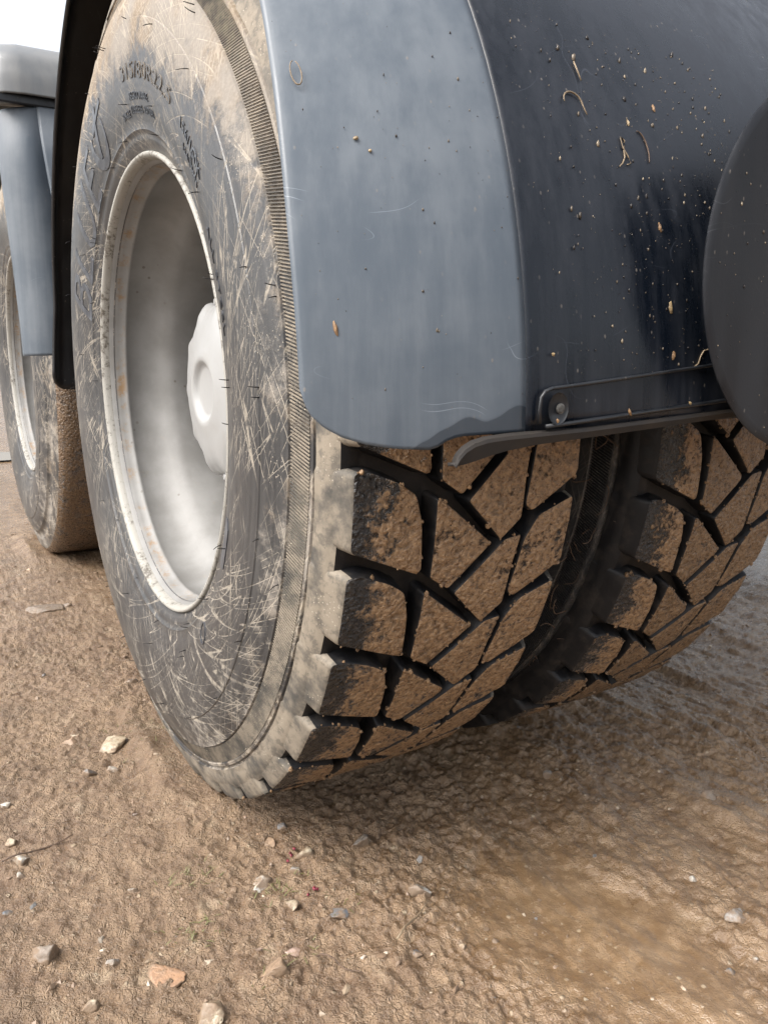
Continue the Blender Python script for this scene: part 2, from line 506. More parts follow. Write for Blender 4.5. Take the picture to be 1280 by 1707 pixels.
def height(x, y):
    d = np.hypot(x + 0.4, y + 1.0)
    nearw = 1 / (1 + (d / 2.6) ** 3)
    w = wetness(x, y)
    h = 0.020 * (fbm(x * 1.6, y * 1.6, 3, 1) - 0.5)
    h = h + 0.014 * (fbm(x * 7, y * 7, 3, 5) - 0.5)
    # tyre-dragged streaks along the track on the right
    rut = sstep(x, 0.0, 0.22)
    h = h + rut * (0.026 * (fbm(x * 17, y * 4.5, 4, 9) - 0.5) + 0.010 * (fbm(x * 55, y * 16, 3, 91) - 0.5)) * nearw * (1 - 0.45 * sstep(w, 0.7, 1.0))
    wx = x + 0.012 * (fbm(x * 45, y * 45, 2, 21) - 0.5)
    wy = y + 0.012 * (fbm(x * 45 + 9, y * 45, 2, 22) - 0.5)
    cr = fbm(wx * 80, wy * 80, 3, 13, 0.65)
    rid = 1 - np.abs(2 * fbm(wx * 60, wy * 60, 3, 17, 0.62) - 1)
    lump = fbm(wx * 24, wy * 24, 3, 19, 0.55)
    crumb = 0.0090 * (cr - 0.5) + 0.0055 * (rid - 0.8) + 0.0055 * (lump - 0.5)
    # flaky chips: quantised steps give sharp little edges
    fl = fbm(wx * 100 + 3, wy * 100, 2, 35, 0.5)
    crumb = crumb + 0.0034 * (np.floor(fl * 7) / 7 - 0.5) * (1 - sstep(w, 0.25, 0.6))
    crumb = crumb + 0.0050 * (fbm(x * 185, y * 185, 2, 31) - 0.5)
    patchy = 0.45 + 1.1 * (fbm(x * 5, y * 5, 3, 25))
    h = h + crumb * nearw * patchy * (1 - 0.80 * sstep(w, 0.40, 0.90))
    h = h - 0.020 * np.exp(-(((x - 0.17) / 0.16) ** 2 + ((y + 0.55) / 0.24) ** 2))
    # flattened where the tyres stand
    for yy in (0.0, 1.374):
        k = np.exp(-((y - yy) / 0.11) ** 2) * sstep(x, -0.20, -0.14) * (1 - sstep(x, 0.5, 0.56))
        h = h * (1 - 0.9 * k) + 0.003 * k
        e = np.exp(-((y - yy) / 0.17) ** 2) * (np.exp(-((x + 0.165) / 0.022) ** 2) + 0.6 * np.exp(-((x - 0.18) / 0.03) ** 2))
        e = e + np.exp(-((np.abs(y - yy) - 0.165) / 0.03) ** 2) * sstep(x, -0.19, -0.12) * (1 - sstep(x, 0.48, 0.55))
        h = h + 0.013 * e * (0.4 + 1.1 * fbm(x * 30, y * 30, 3, 55))
    return h + 0.004

def h1(x, y):
    return float(height(np.array([x]), np.array([y]))[0])

def axis(fine, lo, hi, grow, limit_lo, limit_hi):
    c = list(np.arange(lo, hi, fine))
    s = fine
    while c[-1] < limit_hi:
        s *= grow
        c.append(c[-1] + s)
    s = fine
    a = []
    v = lo
    while v > limit_lo:
        s *= grow
        v -= s
        a.append(v)
    return np.array(a[::-1] + c)

def build_ground():
    xs = axis(0.0026, -0.52, 0.75, 1.022, -300, 300)
    ys = axis(0.0026, -0.80, 0.32, 1.018, -200, 600)
    X, Y = np.meshgrid(xs, ys)
    Z = height(X, Y)
    far = np.hypot(X, Y)
    Z = Z * (1 - sstep(far, 20, 60))
    Wt = wetness(X, Y)
    ny, nx = X.shape
    co = np.stack([X, Y, Z], -1).reshape(-1, 3).astype(np.float32)
    idx = np.arange(nx * ny).reshape(ny, nx)
    q = np.stack([idx[:-1, :-1], idx[:-1, 1:], idx[1:, 1:], idx[1:, :-1]], -1).reshape(-1, 4)
    me = bpy.data.meshes.new('ground')
    me.vertices.add(len(co))
    me.vertices.foreach_set('co', co.ravel())
    me.loops.add(q.size)
    me.loops.foreach_set('vertex_index', q.ravel().astype(np.int32))
    me.polygons.add(len(q))
    me.polygons.foreach_set('loop_start', (np.arange(len(q)) * 4).astype(np.int32))
    me.polygons.foreach_set('use_smooth', np.ones(len(q), dtype=bool))
    me.update(calc_edges=True)
    at = me.attributes.new('wet', 'FLOAT', 'POINT')
    at.data.foreach_set('value', Wt.ravel().astype(np.float32))
    tag(link('ground', me, M['ground']), 'brown stony mud of the yard', kind='structure')

build_ground()

# standing water far ahead on the left
def build_puddle():
    V, F = [(0, 0, 0)], []
    n = 48
    for i in range(n):
        a = TAU * i / n
        rr = 1 + 0.25 * math.sin(3 * a + 1) + 0.12 * math.sin(7 * a)
        V.append((0.55 * rr * math.cos(a), 0.28 * rr * math.sin(a), 0))
    for i in range(n):
        F.append((0, 1 + i, 1 + (i + 1) % n))
    o = link('puddle', mesh('puddle', V, F), M['water'])
    o.location = (-0.35, 3.45, 0.014)
    tag(o, 'shallow brown puddle beyond the far wheel', kind='structure')

build_puddle()

# ------------------------------------------------------------------ the truck
AX = 0.54                 # axle height and tyre radius
DUAL = 0.357              # spacing of the twin tyres
WB = 1.374                # distance to the other axle
truck = bpy.data.objects.new('truck', None)
COL.objects.link(truck)
tag(truck, 'truck with muddy twin tyres, silver deep-dish wheels and grey plastic mudguards', 'truck')

HALF = [(-0.118, 0.286), (-0.128, 0.293), (-0.1345, 0.3015), (-0.1385, 0.309), (-0.1405, 0.313), (-0.1405, 0.316), (-0.1425, 0.319),
        (-0.1445, 0.3215), (-0.1445, 0.3245), (-0.1475, 0.333), (-0.1515, 0.346), (-0.1550, 0.362), (-0.1575, 0.380), (-0.1588, 0.398),
        (-0.1588, 0.414), (-0.1575, 0.429), (-0.1572, 0.4325), (-0.1560, 0.4335), (-0.1560, 0.436), (-0.1535, 0.448), (-0.1500, 0.459),
        (-0.1465, 0.4675), (-0.1460, 0.4700), (-0.1425, 0.4715), (-0.1345, 0.4915), (-0.1365, 0.4935), (-0.1355, 0.4965), (-0.1325, 0.4975),
        (-0.1325, 0.4995), (-0.1352, 0.5010), (-0.1336, 0.5100), (-0.1305, 0.5190), (-0.1252, 0.5250), (-0.1185, 0.5265), (-0.1100, 0.5245), (-0.1000, 0.5220)]
HALF_R = [r for x, r in HALF]
HALF_X = [x for x, r in HALF]

def side_x(r):
    return float(np.interp(r, HALF_R, HALF_X))

def casing_profile(full_tread=False):
    h = list(HALF)
    if full_tread:
        h = [p for p in HALF if p[1] < 0.4975] + [(-0.1330, 0.508), (-0.1285, 0.522), (-0.1180, 0.5340), (-0.1000, 0.5385), (-0.060, 0.5400)]
        mid = [(0.0, 0.5405)]
    else:
        mid = [(-0.06, 0.5215), (0.0, 0.522), (0.06, 0.5215)]
    return h + mid + [(-x, r) for x, r in reversed(h)]

def rounded(poly, rr=0.004, step=0.009):
    """round the corners of a polygon in metres and resample its edges"""
    P = [Vector(p) for p in poly]
    out = []
    n = len(P)
    for i in range(n):
        a, b, c = P[i - 1], P[i], P[(i + 1) % n]
        u, v = (a - b), (c - b)
        r = min(rr, u.length * 0.4, v.length * 0.4)
        s, e = b + u.normalized() * r, b + v.normalized() * r
        for t in (0, 0.33, 0.67, 1):
            out.append((1 - t) ** 2 * s + 2 * t * (1 - t) * b + t * t * e)
    res = []
    for i in range(len(out)):
        a, b = out[i], out[(i + 1) % len(out)]
        k = max(1, int((b - a).length / step))
        for j in range(k):
            res.append(a + (b - a) * (j / k))
    return res

BLOCKS = {
    'S': [(-0.1215, 3.5), (-0.106, 3.55), (-0.079, 4.7), (-0.061, 5.95), (-0.053, 8.7), (-0.0475, 13.5), (-0.052, 13.95), (-0.1205, 10.85)],
    'A': [(-0.040, 6.5), (-0.034, 6.7), (0.0235, 11.5), (0.0240, 12.1), (-0.0145, 16.2), (-0.037, 14.6)],
    'B': [(-0.0065, 16.85), (0.042, 11.6), (0.062, 11.3), (0.058, 14.8), (0.0585, 19.3), (0.037, 21.35)],
    'C': [(0.1225, 7.9), (0.1235, 15.4), (0.070, 18.8), (0.0605, 18.0), (0.0665, 12.0), (0.080, 9.5)],
}
RT = 0.5405

def rub(x):
    return RT + 0.0025 * (1 - (x / 0.122) ** 2)

def block_mesh(key, seed, mats, side_slots=(1, 2)):
    """a tread block on the cylinder: rounded top, bevelled rim, drafted sides; shoulder lugs run down the buttress"""
    poly = [(x, rad(t) * RT) for x, t in BLOCKS[key]]
    ring = rounded(poly, 0.0055 if key in 'SC' else 0.0035)
    area = sum(ring[i - 1].x * ring[i].y - ring[i].x * ring[i - 1].y for i in range(len(ring)))
    if area < 0:
        ring.reverse()
    n = len(ring)
    cen = sum((p for p in ring), Vector((0, 0))) / n
    rs = random.Random(seed)
    ph = [rs.uniform(0, 6.28) for _ in range(6)]
    def wob(x, s):
        return 0.0007 * (math.sin(190 * x + ph[0]) * math.sin(150 * s + ph[1]) + 0.6 * math.sin(420 * x + ph[2] + 300 * s) + 0.5 * math.sin(510 * s + ph[3] - 120 * x))
    def cyl(x, s, r):
        t = s / RT
        return (x, -r * math.cos(t), -r * math.sin(t))
    def inset(i, d):
        a, b, c = ring[i - 1], ring[i], ring[(i + 1) % n]
        t = (c - a).normalized()
        return b + Vector((-t.y, t.x)) * d
    V, F, MI = [], [], []
    rows = []
    def row(fn):
        rows.append(len(V))
        for i in range(n):
            V.append(fn(i))
    outer = -0.1215 if key == 'S' else 0.1235
    def is_out(i):
        if key not in 'SC':
            return 0.0
        return max(0.0, min(1.0, 1 - abs(ring[i].x - outer) / 0.012))
    sg = -1 if key == 'S' else 1
    def base(i, f):
        p = inset(i, -0.0025 * f)
        o = is_out(i)
        r = rub(p.x) - (0.0215 + 0.018 * o) * f
        x = p.x + sg * o * 0.0130 * (f ** 0.9)
        return cyl(x, p.y, r)
    row(lambda i: base(i, 1.0))
    row(lambda i: base(i, 0.5))
    row(lambda i: base(i, 0.10))
    row(lambda i: cyl(inset(i, 0.0006).x, inset(i, 0.0006).y, rub(ring[i].x) - 0.0005))
    row(lambda i: cyl(inset(i, 0.0018).x, inset(i, 0.0018).y, rub(ring[i].x) + wob(ring[i].x, ring[i].y)))
    for k in (0.82, 0.62, 0.42, 0.2):
        def fn(i, k=k):
            p = cen + (inset(i, 0.0018) - cen) * k
            return cyl(p.x, p.y, rub(p.x) + wob(p.x, p.y))
        row(fn)
    V.append(cyl(cen.x, cen.y, rub(cen.x)))
    for q in range(len(rows) - 1):
        a, b = rows[q], rows[q + 1]
        for i in range(n):
            j = (i + 1) % n
            F.append((a + i, a + j, b + j, b + i))
            if q < 3:
                MI.append(2 if (is_out(i) > 0.3 and is_out(j) > 0.3) else 1)
            else:
                MI.append(0)
    c = len(V) - 1
    for i in range(n):
        F.append((rows[-1] + i, rows[-1] + (i + 1) % n, c))
        MI.append(0)
    me = mesh('tread_block', V, F)
    for m in mats:
        me.materials.append(m)
    me.polygons.foreach_set('material_index', MI)
    sharp(me, 50)
    return me

def rib_band(parent, x_sign=-1, mat=None):
    """the finely ribbed ring moulded on the buttress"""
    N = 940
    V, F = [], []
    (xa, ra), (xb, rb) = (0.1440, 0.4718), (0.1358, 0.4912)
    for i in range(N):
        a = TAU * i / N
        w = TAU / N * 0.27
        sk = 0.010
        o = len(V)
        for (x, r, da) in ((xa, ra, -sk), (xb, rb, sk)):
            for (dd, h) in ((-w, 0.0), (-w * 0.55, 0.0009), (w * 0.55, 0.0009), (w, 0.0)):
                t = a + da + dd
                rr = r + h * 0.35
                V.append((x_sign * (x + h * 0.95), rr * math.cos(t), rr * math.sin(t)))
        for k in range(3):
            F.append((o + k, o + k + 1, o + 5 + k, o + 4 + k))
        F.append((o, o + 1, o + 2, o + 3))
        F.append((o + 7, o + 6, o + 5, o + 4))
    me = mesh('rib_band', V, F, False)
    o = link('rib_band', me, mat or M['lug'], parent)
    tag(o, 'finely ribbed ring on the tyre shoulder', kind='stuff')

def text_mesh(body, size, extr, shear=0.0, sx=1.0):
    cu = bpy.data.curves.new('lettering', 'FONT')
    cu.body = body
    cu.size = size
    cu.extrude = extr
    cu.shear = shear
    cu.resolution_u = 3
    cu.space_character = 1.06
    o = bpy.data.objects.new('lettering_source', cu)
    COL.objects.link(o)
    dg = bpy.context.evaluated_depsgraph_get()
    me = bpy.data.meshes.new_from_object(o.evaluated_get(dg))
    bpy.data.objects.remove(o)
    bpy.data.curves.remove(cu)
    for v in me.vertices:
        v.co.x *= sx
    return me

def wrap_text(me, r0, a0, deg_span=None):
    """wrap flat lettering onto the sidewall; reading direction is increasing angle"""
    bm = bmesh.new()
    bm.from_mesh(me)
    bmesh.ops.triangulate(bm, faces=bm.faces)
    for _ in range(3):
        le = [e for e in bm.edges if e.calc_length() > 0.009]
        if not le:
            break
        bmesh.ops.subdivide_edges(bm, edges=le, cuts=1)
        bmesh.ops.triangulate(bm, faces=bm.faces)
    xs = [v.co.x for v in bm.verts]
    ys = [v.co.y for v in bm.verts]
    x0, w = min(xs), max(xs) - min(xs)
    hm = (max(ys)) * 0.5
    k = 1.0 if deg_span is None else rad(deg_span) * (r0 + hm) / w
    for v in bm.verts:
        a = rad(a0) + (v.co.x - x0) * k / (r0 + hm)
        r = r0 + v.co.y
        x = side_x(r) - (0.0010 if v.co.z > 0 else -0.0008)
        v.co = Vector((x, r * math.cos(a), r * math.sin(a)))
    bmesh.ops.recalc_face_normals(bm, faces=bm.faces)
    bm.to_mesh(me)
    bm.free()
    return me

def poly_text(polys, extr=0.001):
    V, F = [], []
    for P in polys:
        n = len(P)
        o = len(V)
        V += [(x, y, extr) for x, y in P] + [(x, y, -extr) for x, y in P]
        F.append(tuple(o + i for i in range(n)))
        F.append(tuple(o + n + i for i in reversed(range(n))))
        for i in range(n):
            j = (i + 1) % n
            F.append((o + i, o + n + i, o + n + j, o + j))
    return mesh('emblem', V, F, False)

def m_letter():
    n = NT('raised_letter_rubber')
    f = n.noise(80, 4)
    return n.set(Base_Color=n.mix(n.ramp(f, 0.35, 0.7), (0.030, 0.033, 0.040), (0.062, 0.067, 0.076)), Roughness=0.36)
M['letter'] = m_letter()

def make_drive_tyre(x0, phase, outer):
    side = M['side'] if outer else M['innerside']
    me = lathe('tyre', casing_profile(), 540)
    sharp(me, 35)
    t = link('tyre', me, [side, M['rubber'], M['lug'] if outer else M['rubber']], truck)
    # the tread floor between the lugs is bare rubber
    mi = []
    k = len(casing_profile()) - 1
    prof = casing_profile()
    for i in range(540):
        for q in range(k):
            mi.append(1 if abs(prof[q][0] + prof[q + 1][0]) < 0.2440 else (2 if min(prof[q][1], prof[q + 1][1]) > 0.500 else 0))
    me.polygons.foreach_set('material_index', mi)
    t.location = (x0, 0, AX)
    shapes = {}
    for key in 'SABC':
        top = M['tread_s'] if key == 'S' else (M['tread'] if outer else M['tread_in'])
        out = M['lug'] if outer else M['rubber']
        shapes[key] = [block_mesh(key, hash(key) % 97 + s, [top, M['rubber'], out]) for s in range(2)]
    N = 37
    for i in range(N):
        for key in 'SABC':
            b = bpy.data.objects.new('tread_block', shapes[key][i % 2])
            COL.objects.link(b)
            b.parent = t
            b.rotation_euler.x = rad(i * 360 / N + phase)
    rib_band(t, -1, M['lug'] if outer else M['rubber'])
    rs = random.Random(5 if outer else 6)
    bm = bmesh.new()
    bmesh.ops.create_icosphere(bm, subdivisions=1, radius=1.0)
    bv = [v.co.copy() for v in bm.verts]
    bf = [tuple(v.index for v in f.verts) for f in bm.faces]
    bm.free()
    parts = []
    for i in range(N):
        for key in 'SABC':
            P = BLOCKS[key]
            for _ in range(9):
                e = rs.randrange(len(P))
                (xa, ta), (xb, tb) = P[e], P[(e + 1) % len(P)]
                if abs(xa) > 0.118 and abs(xb) > 0.118:
                    continue
                f = rs.random()
                x, th = xa + (xb - xa) * f, rad(ta + (tb - ta) * f + i * 360 / N + phase)
                s0 = 0.0009 + 0.0022 * rs.random() ** 2.5
                r = rub(x) - rs.uniform(0.0, 0.0025)
                c = Vector((x, -r * math.cos(th), -r * math.sin(th)))
                parts.append(([c + Vector((v.x * s0 * rs.uniform(0.7, 1.4), v.y * s0 * rs.uniform(0.6, 1.2), v.z * s0 * rs.uniform(0.8, 1.6))) for v in bv], bf))
    tag(link('mud_crumb', mesh('mud_crumb', *merge(parts)), M['tread'] if outer else M['tread_in'], t), 'clay crumbs along the tread block edges', kind='stuff')
    if not outer:
        return t
    # moulded writing
    me = wrap_text(text_mesh('315/80R22.5', 0.0235, 0.001, sx=1.0), 0.3735, 94.5, 31.5)
    link('size_lettering', me, M['side'], t)['label'] = 'raised tyre size lettering 315/80R22.5'
    me = wrap_text(text_mesh('BLUE', 0.098, 0.001, 0.25), 0.3225, 18.0, 44.0)
    link('brand_lettering', me, M['letter'], t)['label'] = 'large raised brand letters on the sidewall'
    # emblem: a crescent hugging a slanted cross
    def cres(n=22):
        a0, a1 = rad(150), rad(385)
        o = [(0.040 * math.cos(a0 + (a1 - a0) * i / n), 0.033 * math.sin(a0 + (a1 - a0) * i / n)) for i in range(n + 1)]
        q = [(0.004 + 0.031 * math.cos(a0 + (a1 - a0) * i / n), 0.006 + 0.027 * math.sin(a0 + (a1 - a0) * i / n)) for i in range(n + 1)]
        return o + q[::-1]
    bar = [(-0.016, -0.017), (-0.005, -0.017), (0.020, 0.040), (0.009, 0.040)]
    arm = [(-0.014, 0.016), (0.048, 0.030), (0.048, 0.036), (-0.012, 0.026)]
    me = poly_text([cres(), bar, arm])
    me = wrap_text(me, 0.358, 63.5)
    link('emblem', me, M['letter'], t)['label'] = 'raised emblem of a crescent round a slanted cross'
    for body, size, r0, a0, sp in (('REGROOVABLE', 0.0085, 0.352, 98, 13), ('TUBELESS  RADIAL', 0.0085, 0.338, 97, 17), ('156/150K', 0.012, 0.372, 132, 12), ('154/150M', 0.008, 0.356, 134, 9),
                                   ('ALL STEEL', 0.010, 0.352, 150, 18), ('SINGLE', 0.008, 0.336, 90, 6)):
        me = wrap_text(text_mesh(body, size * 1.35, 0.0008), r0, a0, sp)
        link('small_lettering', me, M['letter'], t)
    # round approval mark and pads near the bottom
    def ringp(cx, cy, ra, rb, n=28):
        return [(cx + ra * math.cos(TAU * i / n), cy + ra * math.sin(TAU * i / n)) for i in range(n + 1)] + [(cx + rb * math.cos(TAU * i / n), cy + rb * math.sin(TAU * i / n)) for i in range(n, -1, -1)]
    for (r0, a0) in ((0.372, 138.5), (0.352, -134)):
        link('approval_mark', wrap_text(poly_text([ringp(0, 0, 0.013, 0.0112)]), r0, a0), M['letter'], t)
    pad = [(0, 0), (0.052, 0), (0.060, 0.008), (0.052, 0.020), (0.004, 0.020), (-0.004, 0.010)]
    link('moulded_pad', wrap_text(poly_text([pad]), 0.338, -162, None), M['letter'], t)
    # hair-like vent stubs left by the mould
    parts = []
    rs = random.Random(3)
    spots = []
    for r in (0.318, 0.352, 0.432, 0.4675):
        nn = {0.318: 16, 0.352: 12, 0.432: 22, 0.4675: 9}[r]
        for i in range(nn):
            spots.append((r + rs.uniform(-0.004, 0.004), TAU * (i + rs.uniform(-0.25, 0.25)) / nn))
            if rs.random() < 0.35:
                spots.append((r + rs.uniform(-0.004, 0.004), spots[-1][1] + 0.02))
    for r, a in spots:
        x = side_x(r) + 0.001
        L = rs.uniform(0.006, 0.013)
        dr, da = rs.uniform(-0.35, 0.35), rs.uniform(-0.35, 0.35)
        pts = []
        for k in range(4):
            f = k / 3
            rr = r + dr * L * f * f
            aa = a + da * L * f * f / r
            pts.append((x - L * f, rr * math.cos(aa), rr * math.sin(aa)))
        parts.append(tube_path(pts, 0.00055, 5, taper=[1, 0.95, 0.85, 0.6]))
    tag(link('vent_stub', mesh('vent_stub', *merge(parts)), M['rubber'], t), 'thin black rubber hairs sticking out of the sidewall', kind='stuff')
    return t

tyre_outer = make_drive_tyre(0.0, 0.0, True)
tyre_outer['label'] = 'near outer tyre with deep chunky tread blocks'
tyre_inner = make_drive_tyre(DUAL, -3.5, False)
tyre_inner['label'] = 'inner twin tyre with chunky tread blocks, in shade'

def make_far_tyre(x0, label):
    prof = casing_profile(True)
    me = lathe('tyre', prof, 300)
    o = link('tyre', me, [M['side'], M['fartread']], truck)
    k = len(prof) - 1
    mi = []
    for i in range(300):
        for q in range(k):
            mi.append(1 if min(prof[q][1], prof[q + 1][1]) > 0.521 else 0)
    me.polygons.foreach_set('material_index', mi)
    o.location = (x0, WB, AX)
    o['label'] = label
    return o

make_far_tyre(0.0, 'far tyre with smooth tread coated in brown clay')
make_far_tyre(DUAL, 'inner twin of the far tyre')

# ---- rims and hubs
def make_rim(x0, y0, label):
    inner = [(-0.1265, 0.2905), (-0.120, 0.2870), (-0.112, 0.2850), (-0.104, 0.2838), (-0.1025, 0.2820), (-0.0985, 0.2818), (-0.097, 0.2832), (-0.070, 0.2815), (-0.058, 0.2790),
             (-0.046, 0.2715), (-0.036, 0.2640), (-0.024, 0.2600), (0.0, 0.2590), (0.030, 0.2595), (0.055, 0.2620), (0.080, 0.2680), (0.105, 0.2720), (0.126, 0.2725),
             (0.135, 0.262), (0.140, 0.245), (0.143, 0.215), (0.139, 0.185), (0.135, 0.150), (0.135, 0.100)]
    outer = [(0.142, 0.100), (0.142, 0.150), (0.147, 0.185), (0.151, 0.215), (0.148, 0.247), (0.142, 0.2775), (0.080, 0.2770), (0.030, 0.2680), (-0.030, 0.2680), (-0.060, 0.2860), (-0.118, 0.2890)]
    me = lathe('rim', inner + outer, 256, closed=True)
    sharp(me, 60)
    r = link('rim', me, M['rim'], truck)
    r.location = (x0, y0, AX)
    r['label'] = label
    lip = [(-0.1180, 0.2895), (-0.1265, 0.2900), (-0.1325, 0.2915), (-0.1365, 0.2940), (-0.1375, 0.2970), (-0.1355, 0.2990), (-0.1310, 0.2995), (-0.1240, 0.2960)]
    l = link('rim_lip', lathe('rim_lip', lip, 256, closed=True), M['lip'], r)
    l['label'] = 'scuffed rolled lip of the rim'
    # inner twin's rim half, seen only from under the truck
    return r

make_rim(0, 0, 'silver painted deep-dish wheel rim')
make_rim(0, WB, 'far silver wheel rim behind the grey mudguard')

def make_hub(y0, label):
    def sc(x, r, a):
        if r > 0.095 and x < -0.018:
            c = math.cos(10 * a + 0.5)
            return r * (1 + 0.040 * c + 0.014 * math.cos(20 * a + 0.6))
        return r
    prof = [(-0.0570, 0.0), (-0.0570, 0.031), (-0.0574, 0.0345), (-0.0600, 0.0380), (-0.0635, 0.0410), (-0.0650, 0.0450), (-0.0648, 0.050), (-0.0625, 0.059),
            (-0.0600, 0.074), (-0.0568, 0.092), (-0.0520, 0.106), (-0.0455, 0.1155), (-0.0395, 0.1210), (-0.0325, 0.1235), (-0.0240, 0.1220), (-0.0190, 0.1170),
            (-0.0180, 0.1200), (-0.0120, 0.1260), (0.0, 0.1280), (0.010, 0.1330), (0.016, 0.1400), (0.026, 0.1420), (0.032, 0.1390), (0.034, 0.122), (0.134, 0.118), (0.134, 0.090)]
    me = lathe('hub_cover', prof, 200, sc)
    sharp(me, 55)
    h = link('hub_cover', me, M['hub'], truck)
    h.location = (0, y0, AX)
    h['label'] = label
    for i in range(10):
        a = TAU * (i + 0.42) / 10
        V, F = [], []
        for (x, r) in ((-0.034, 0.0062), (-0.044, 0.0058), (-0.0460, 0.0040)):
            for k in range(6):
                t = TAU * k / 6
                V.append((x, r * math.cos(t), r * math.sin(t)))
        for q in range(2):
            for k in range(6):
                F.append((q * 6 + k, q * 6 + (k + 1) % 6, q * 6 + 6 + (k + 1) % 6, q * 6 + 6 + k))
        F.append(tuple(12 + k for k in range(6)))
        b = link('bolt', mesh('bolt', V, F, False), M['hub'], h)
        b.location = (0.006, 0.1225 * math.cos(a), 0.1225 * math.sin(a))
    return h

make_hub(0, 'white painted hub cover with scalloped edge')
make_hub(WB, 'far white hub cover')

# ---- mudguards
def grid_faces(nu, nv):
    return [(i * nv + j, i * nv + j + 1, (i + 1) * nv + j + 1, (i + 1) * nv + j) for i in range(nu - 1) for j in range(nv - 1)]

def solid(o, t, off=-1):
    m = o.modifiers.new('thickness', 'SOLIDIFY')
    m.thickness = t
    m.offset = off
    return o

def arc_pt(x, R, a, y0=0.0):
    """a = 0 at the rear of the wheel, growing upward over the top"""
    return (x, y0 - R * math.cos(a), AX + R * math.sin(a))

def near_mudguard():
    FX, OX = -0.030, -0.189
    RM, RF = 0.634, 0.588
    # main panel
    xs = [FX, -0.024, -0.012, 0.0, 0.04, 0.1, 0.2, 0.3, 0.45, 0.62]
    dr = [0.0, 0.0005, 0.0012, 0.0018, 0.0030, 0.0036, 0.0036, 0.0036, 0.0036, 0.0036]
    na = 70
    a0, a1 = rad(0.35), rad(84)
    V = []
    for i in range(na):
        a = a0 + (a1 - a0) * i / (na - 1)
        for x, d in zip(xs, dr):
            V.append(arc_pt(x, RM + d, a))
    me = mesh('mudguard', V, grid_faces(na, len(xs)))
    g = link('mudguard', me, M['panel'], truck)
    solid(g, 0.004)
    g['label'] = 'dark glossy rear panel of the near mudguard, shade in its colour'
    # flared outer flange with rounded lower corner
    zb = [(-0.190, 0.586), (-0.1885, 0.572), (-0.184, 0.560), (-0.175, 0.5505), (-0.163, 0.5435), (-0.148, 0.5385), (-0.128, 0.535), (-0.104, 0.5335), (-0.0975, 0.5355),
          (-0.091, 0.540), (-0.082, 0.5425), (-0.055, 0.5435), (FX, 0.5445)]
    cx = [p[0] for p in zb]
    cz = [p[1] for p in zb]
    cols = list(np.unique(np.round(np.concatenate([np.linspace(OX, -0.16, 10), np.linspace(-0.16, FX, 22)]), 5)))
    na = 90
    V = []
    for i in range(na):
        f = (i / (na - 1)) ** 1.3
        for x in cols:
            t = (x - FX) / (OX - FX)
            # gentle crown across, rolled edge at the outside
            R = RM + (RF - RM) * (t ** 1.15) + 0.0035 * math.sin(math.pi * min(1, t))
            if t > 0.955:
                R -= 0.0012 * ((t - 0.955) / 0.045) ** 2
            s0 = math.asin((np.interp(x, cx, cz) - AX) / R)
            a = s0 + (rad(84) - s0) * f
            edge = 0.010 * sstep(np.array(math.degrees(a)), 10, 45) * t
            V.append(arc_pt(x + float(edge) * 2.0, R, a))
    me = mesh('outer_flange', V, grid_faces(na, len(cols)))
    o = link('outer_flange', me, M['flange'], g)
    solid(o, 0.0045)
    o['label'] = 'pale grey flared edge of the mudguard, sky light in its colour'
    # lower lip: a turned-under strip that starts in a curved toe
    path = [(-0.0960, 0.5235), (-0.0935, 0.5285), (-0.088, 0.5335), (-0.080, 0.5372), (-0.068, 0.5395), (-0.05, 0.5405), (-0.02, 0.5412), (0.03, 0.5425), (0.10, 0.5455), (0.2, 0.550), (0.4, 0.558), (0.62, 0.566)]
    low = [(-0.0965, 0.5225), (-0.0925, 0.5225), (-0.086, 0.5230), (-0.077, 0.5240), (-0.066, 0.5255), (-0.05, 0.5270), (-0.02, 0.5290), (0.03, 0.5312), (0.10, 0.5345), (0.2, 0.5395), (0.4, 0.549), (0.62, 0.558)]
    V = []
    for (x, zt), (x2, zl) in zip(path, low):
        V.append((x, -0.6340, zt + 0.0035))
        V.append((x, -0.6392, zt + 0.002))
        V.append((x, -0.6402, zt - 0.0005))
        V.append((x2, -0.6378, zl + 0.0015 + 0.0040 * min(1, max(0, (x2 + 0.090) / 0.05))))
        V.append((x2, -0.6300, zl + 0.0005 + 0.0040 * min(1, max(0, (x2 + 0.090) / 0.05))))
    o = link('lower_lip', mesh('lower_lip', V, grid_faces(len(path), 5)), M['lipdirt'], g)
    solid(o, 0.0025)
    sharp(o.data, 35)
    o['label'] = 'dirty turned-under lower lip of the mudguard'
    # moulded channel above the lip: two beads and a screw in a sunk pocket
    def bead(pts, r):
        V, F = tube_path([(x, -0.6385 + 0.0005, z) for x, z in pts], r, 8, 0.9)
        b = link('moulded_bead', mesh('moulded_bead', V, F), M['black'], g)
        return b
    up = [(-0.020, 0.550), (-0.0205, 0.560), (-0.0195, 0.569), (-0.016, 0.5735), (-0.009, 0.5755), (0.03, 0.5785), (0.10, 0.5845), (0.2, 0.593), (0.35, 0.603), (0.62, 0.62)]
    bead(up, 0.0016)
    bead([(-0.014, 0.5475), (0.03, 0.5500), (0.10, 0.5545), (0.2, 0.5605), (0.35, 0.567), (0.62, 0.58)], 0.0020)
    V = [(0, 0, 0)]
    F = []
    n = 24
    for i in range(n):
        a = TAU * i / n
        V.append((0.0085 * math.cos(a), 0, 0.0105 * math.sin(a)))
    for i in range(n):
        V.append((V[1 + i][0] * 1.18, -0.0018, V[1 + i][2] * 1.15))
        F.append((0, 1 + i, 1 + (i + 1) % n))
    for i in range(n):
        F.append((1 + i, 1 + n + i, 1 + n + (i + 1) % n, 1 + (i + 1) % n))
    pk = link('screw_pocket', mesh('screw_pocket', V, F), M['black'], g)
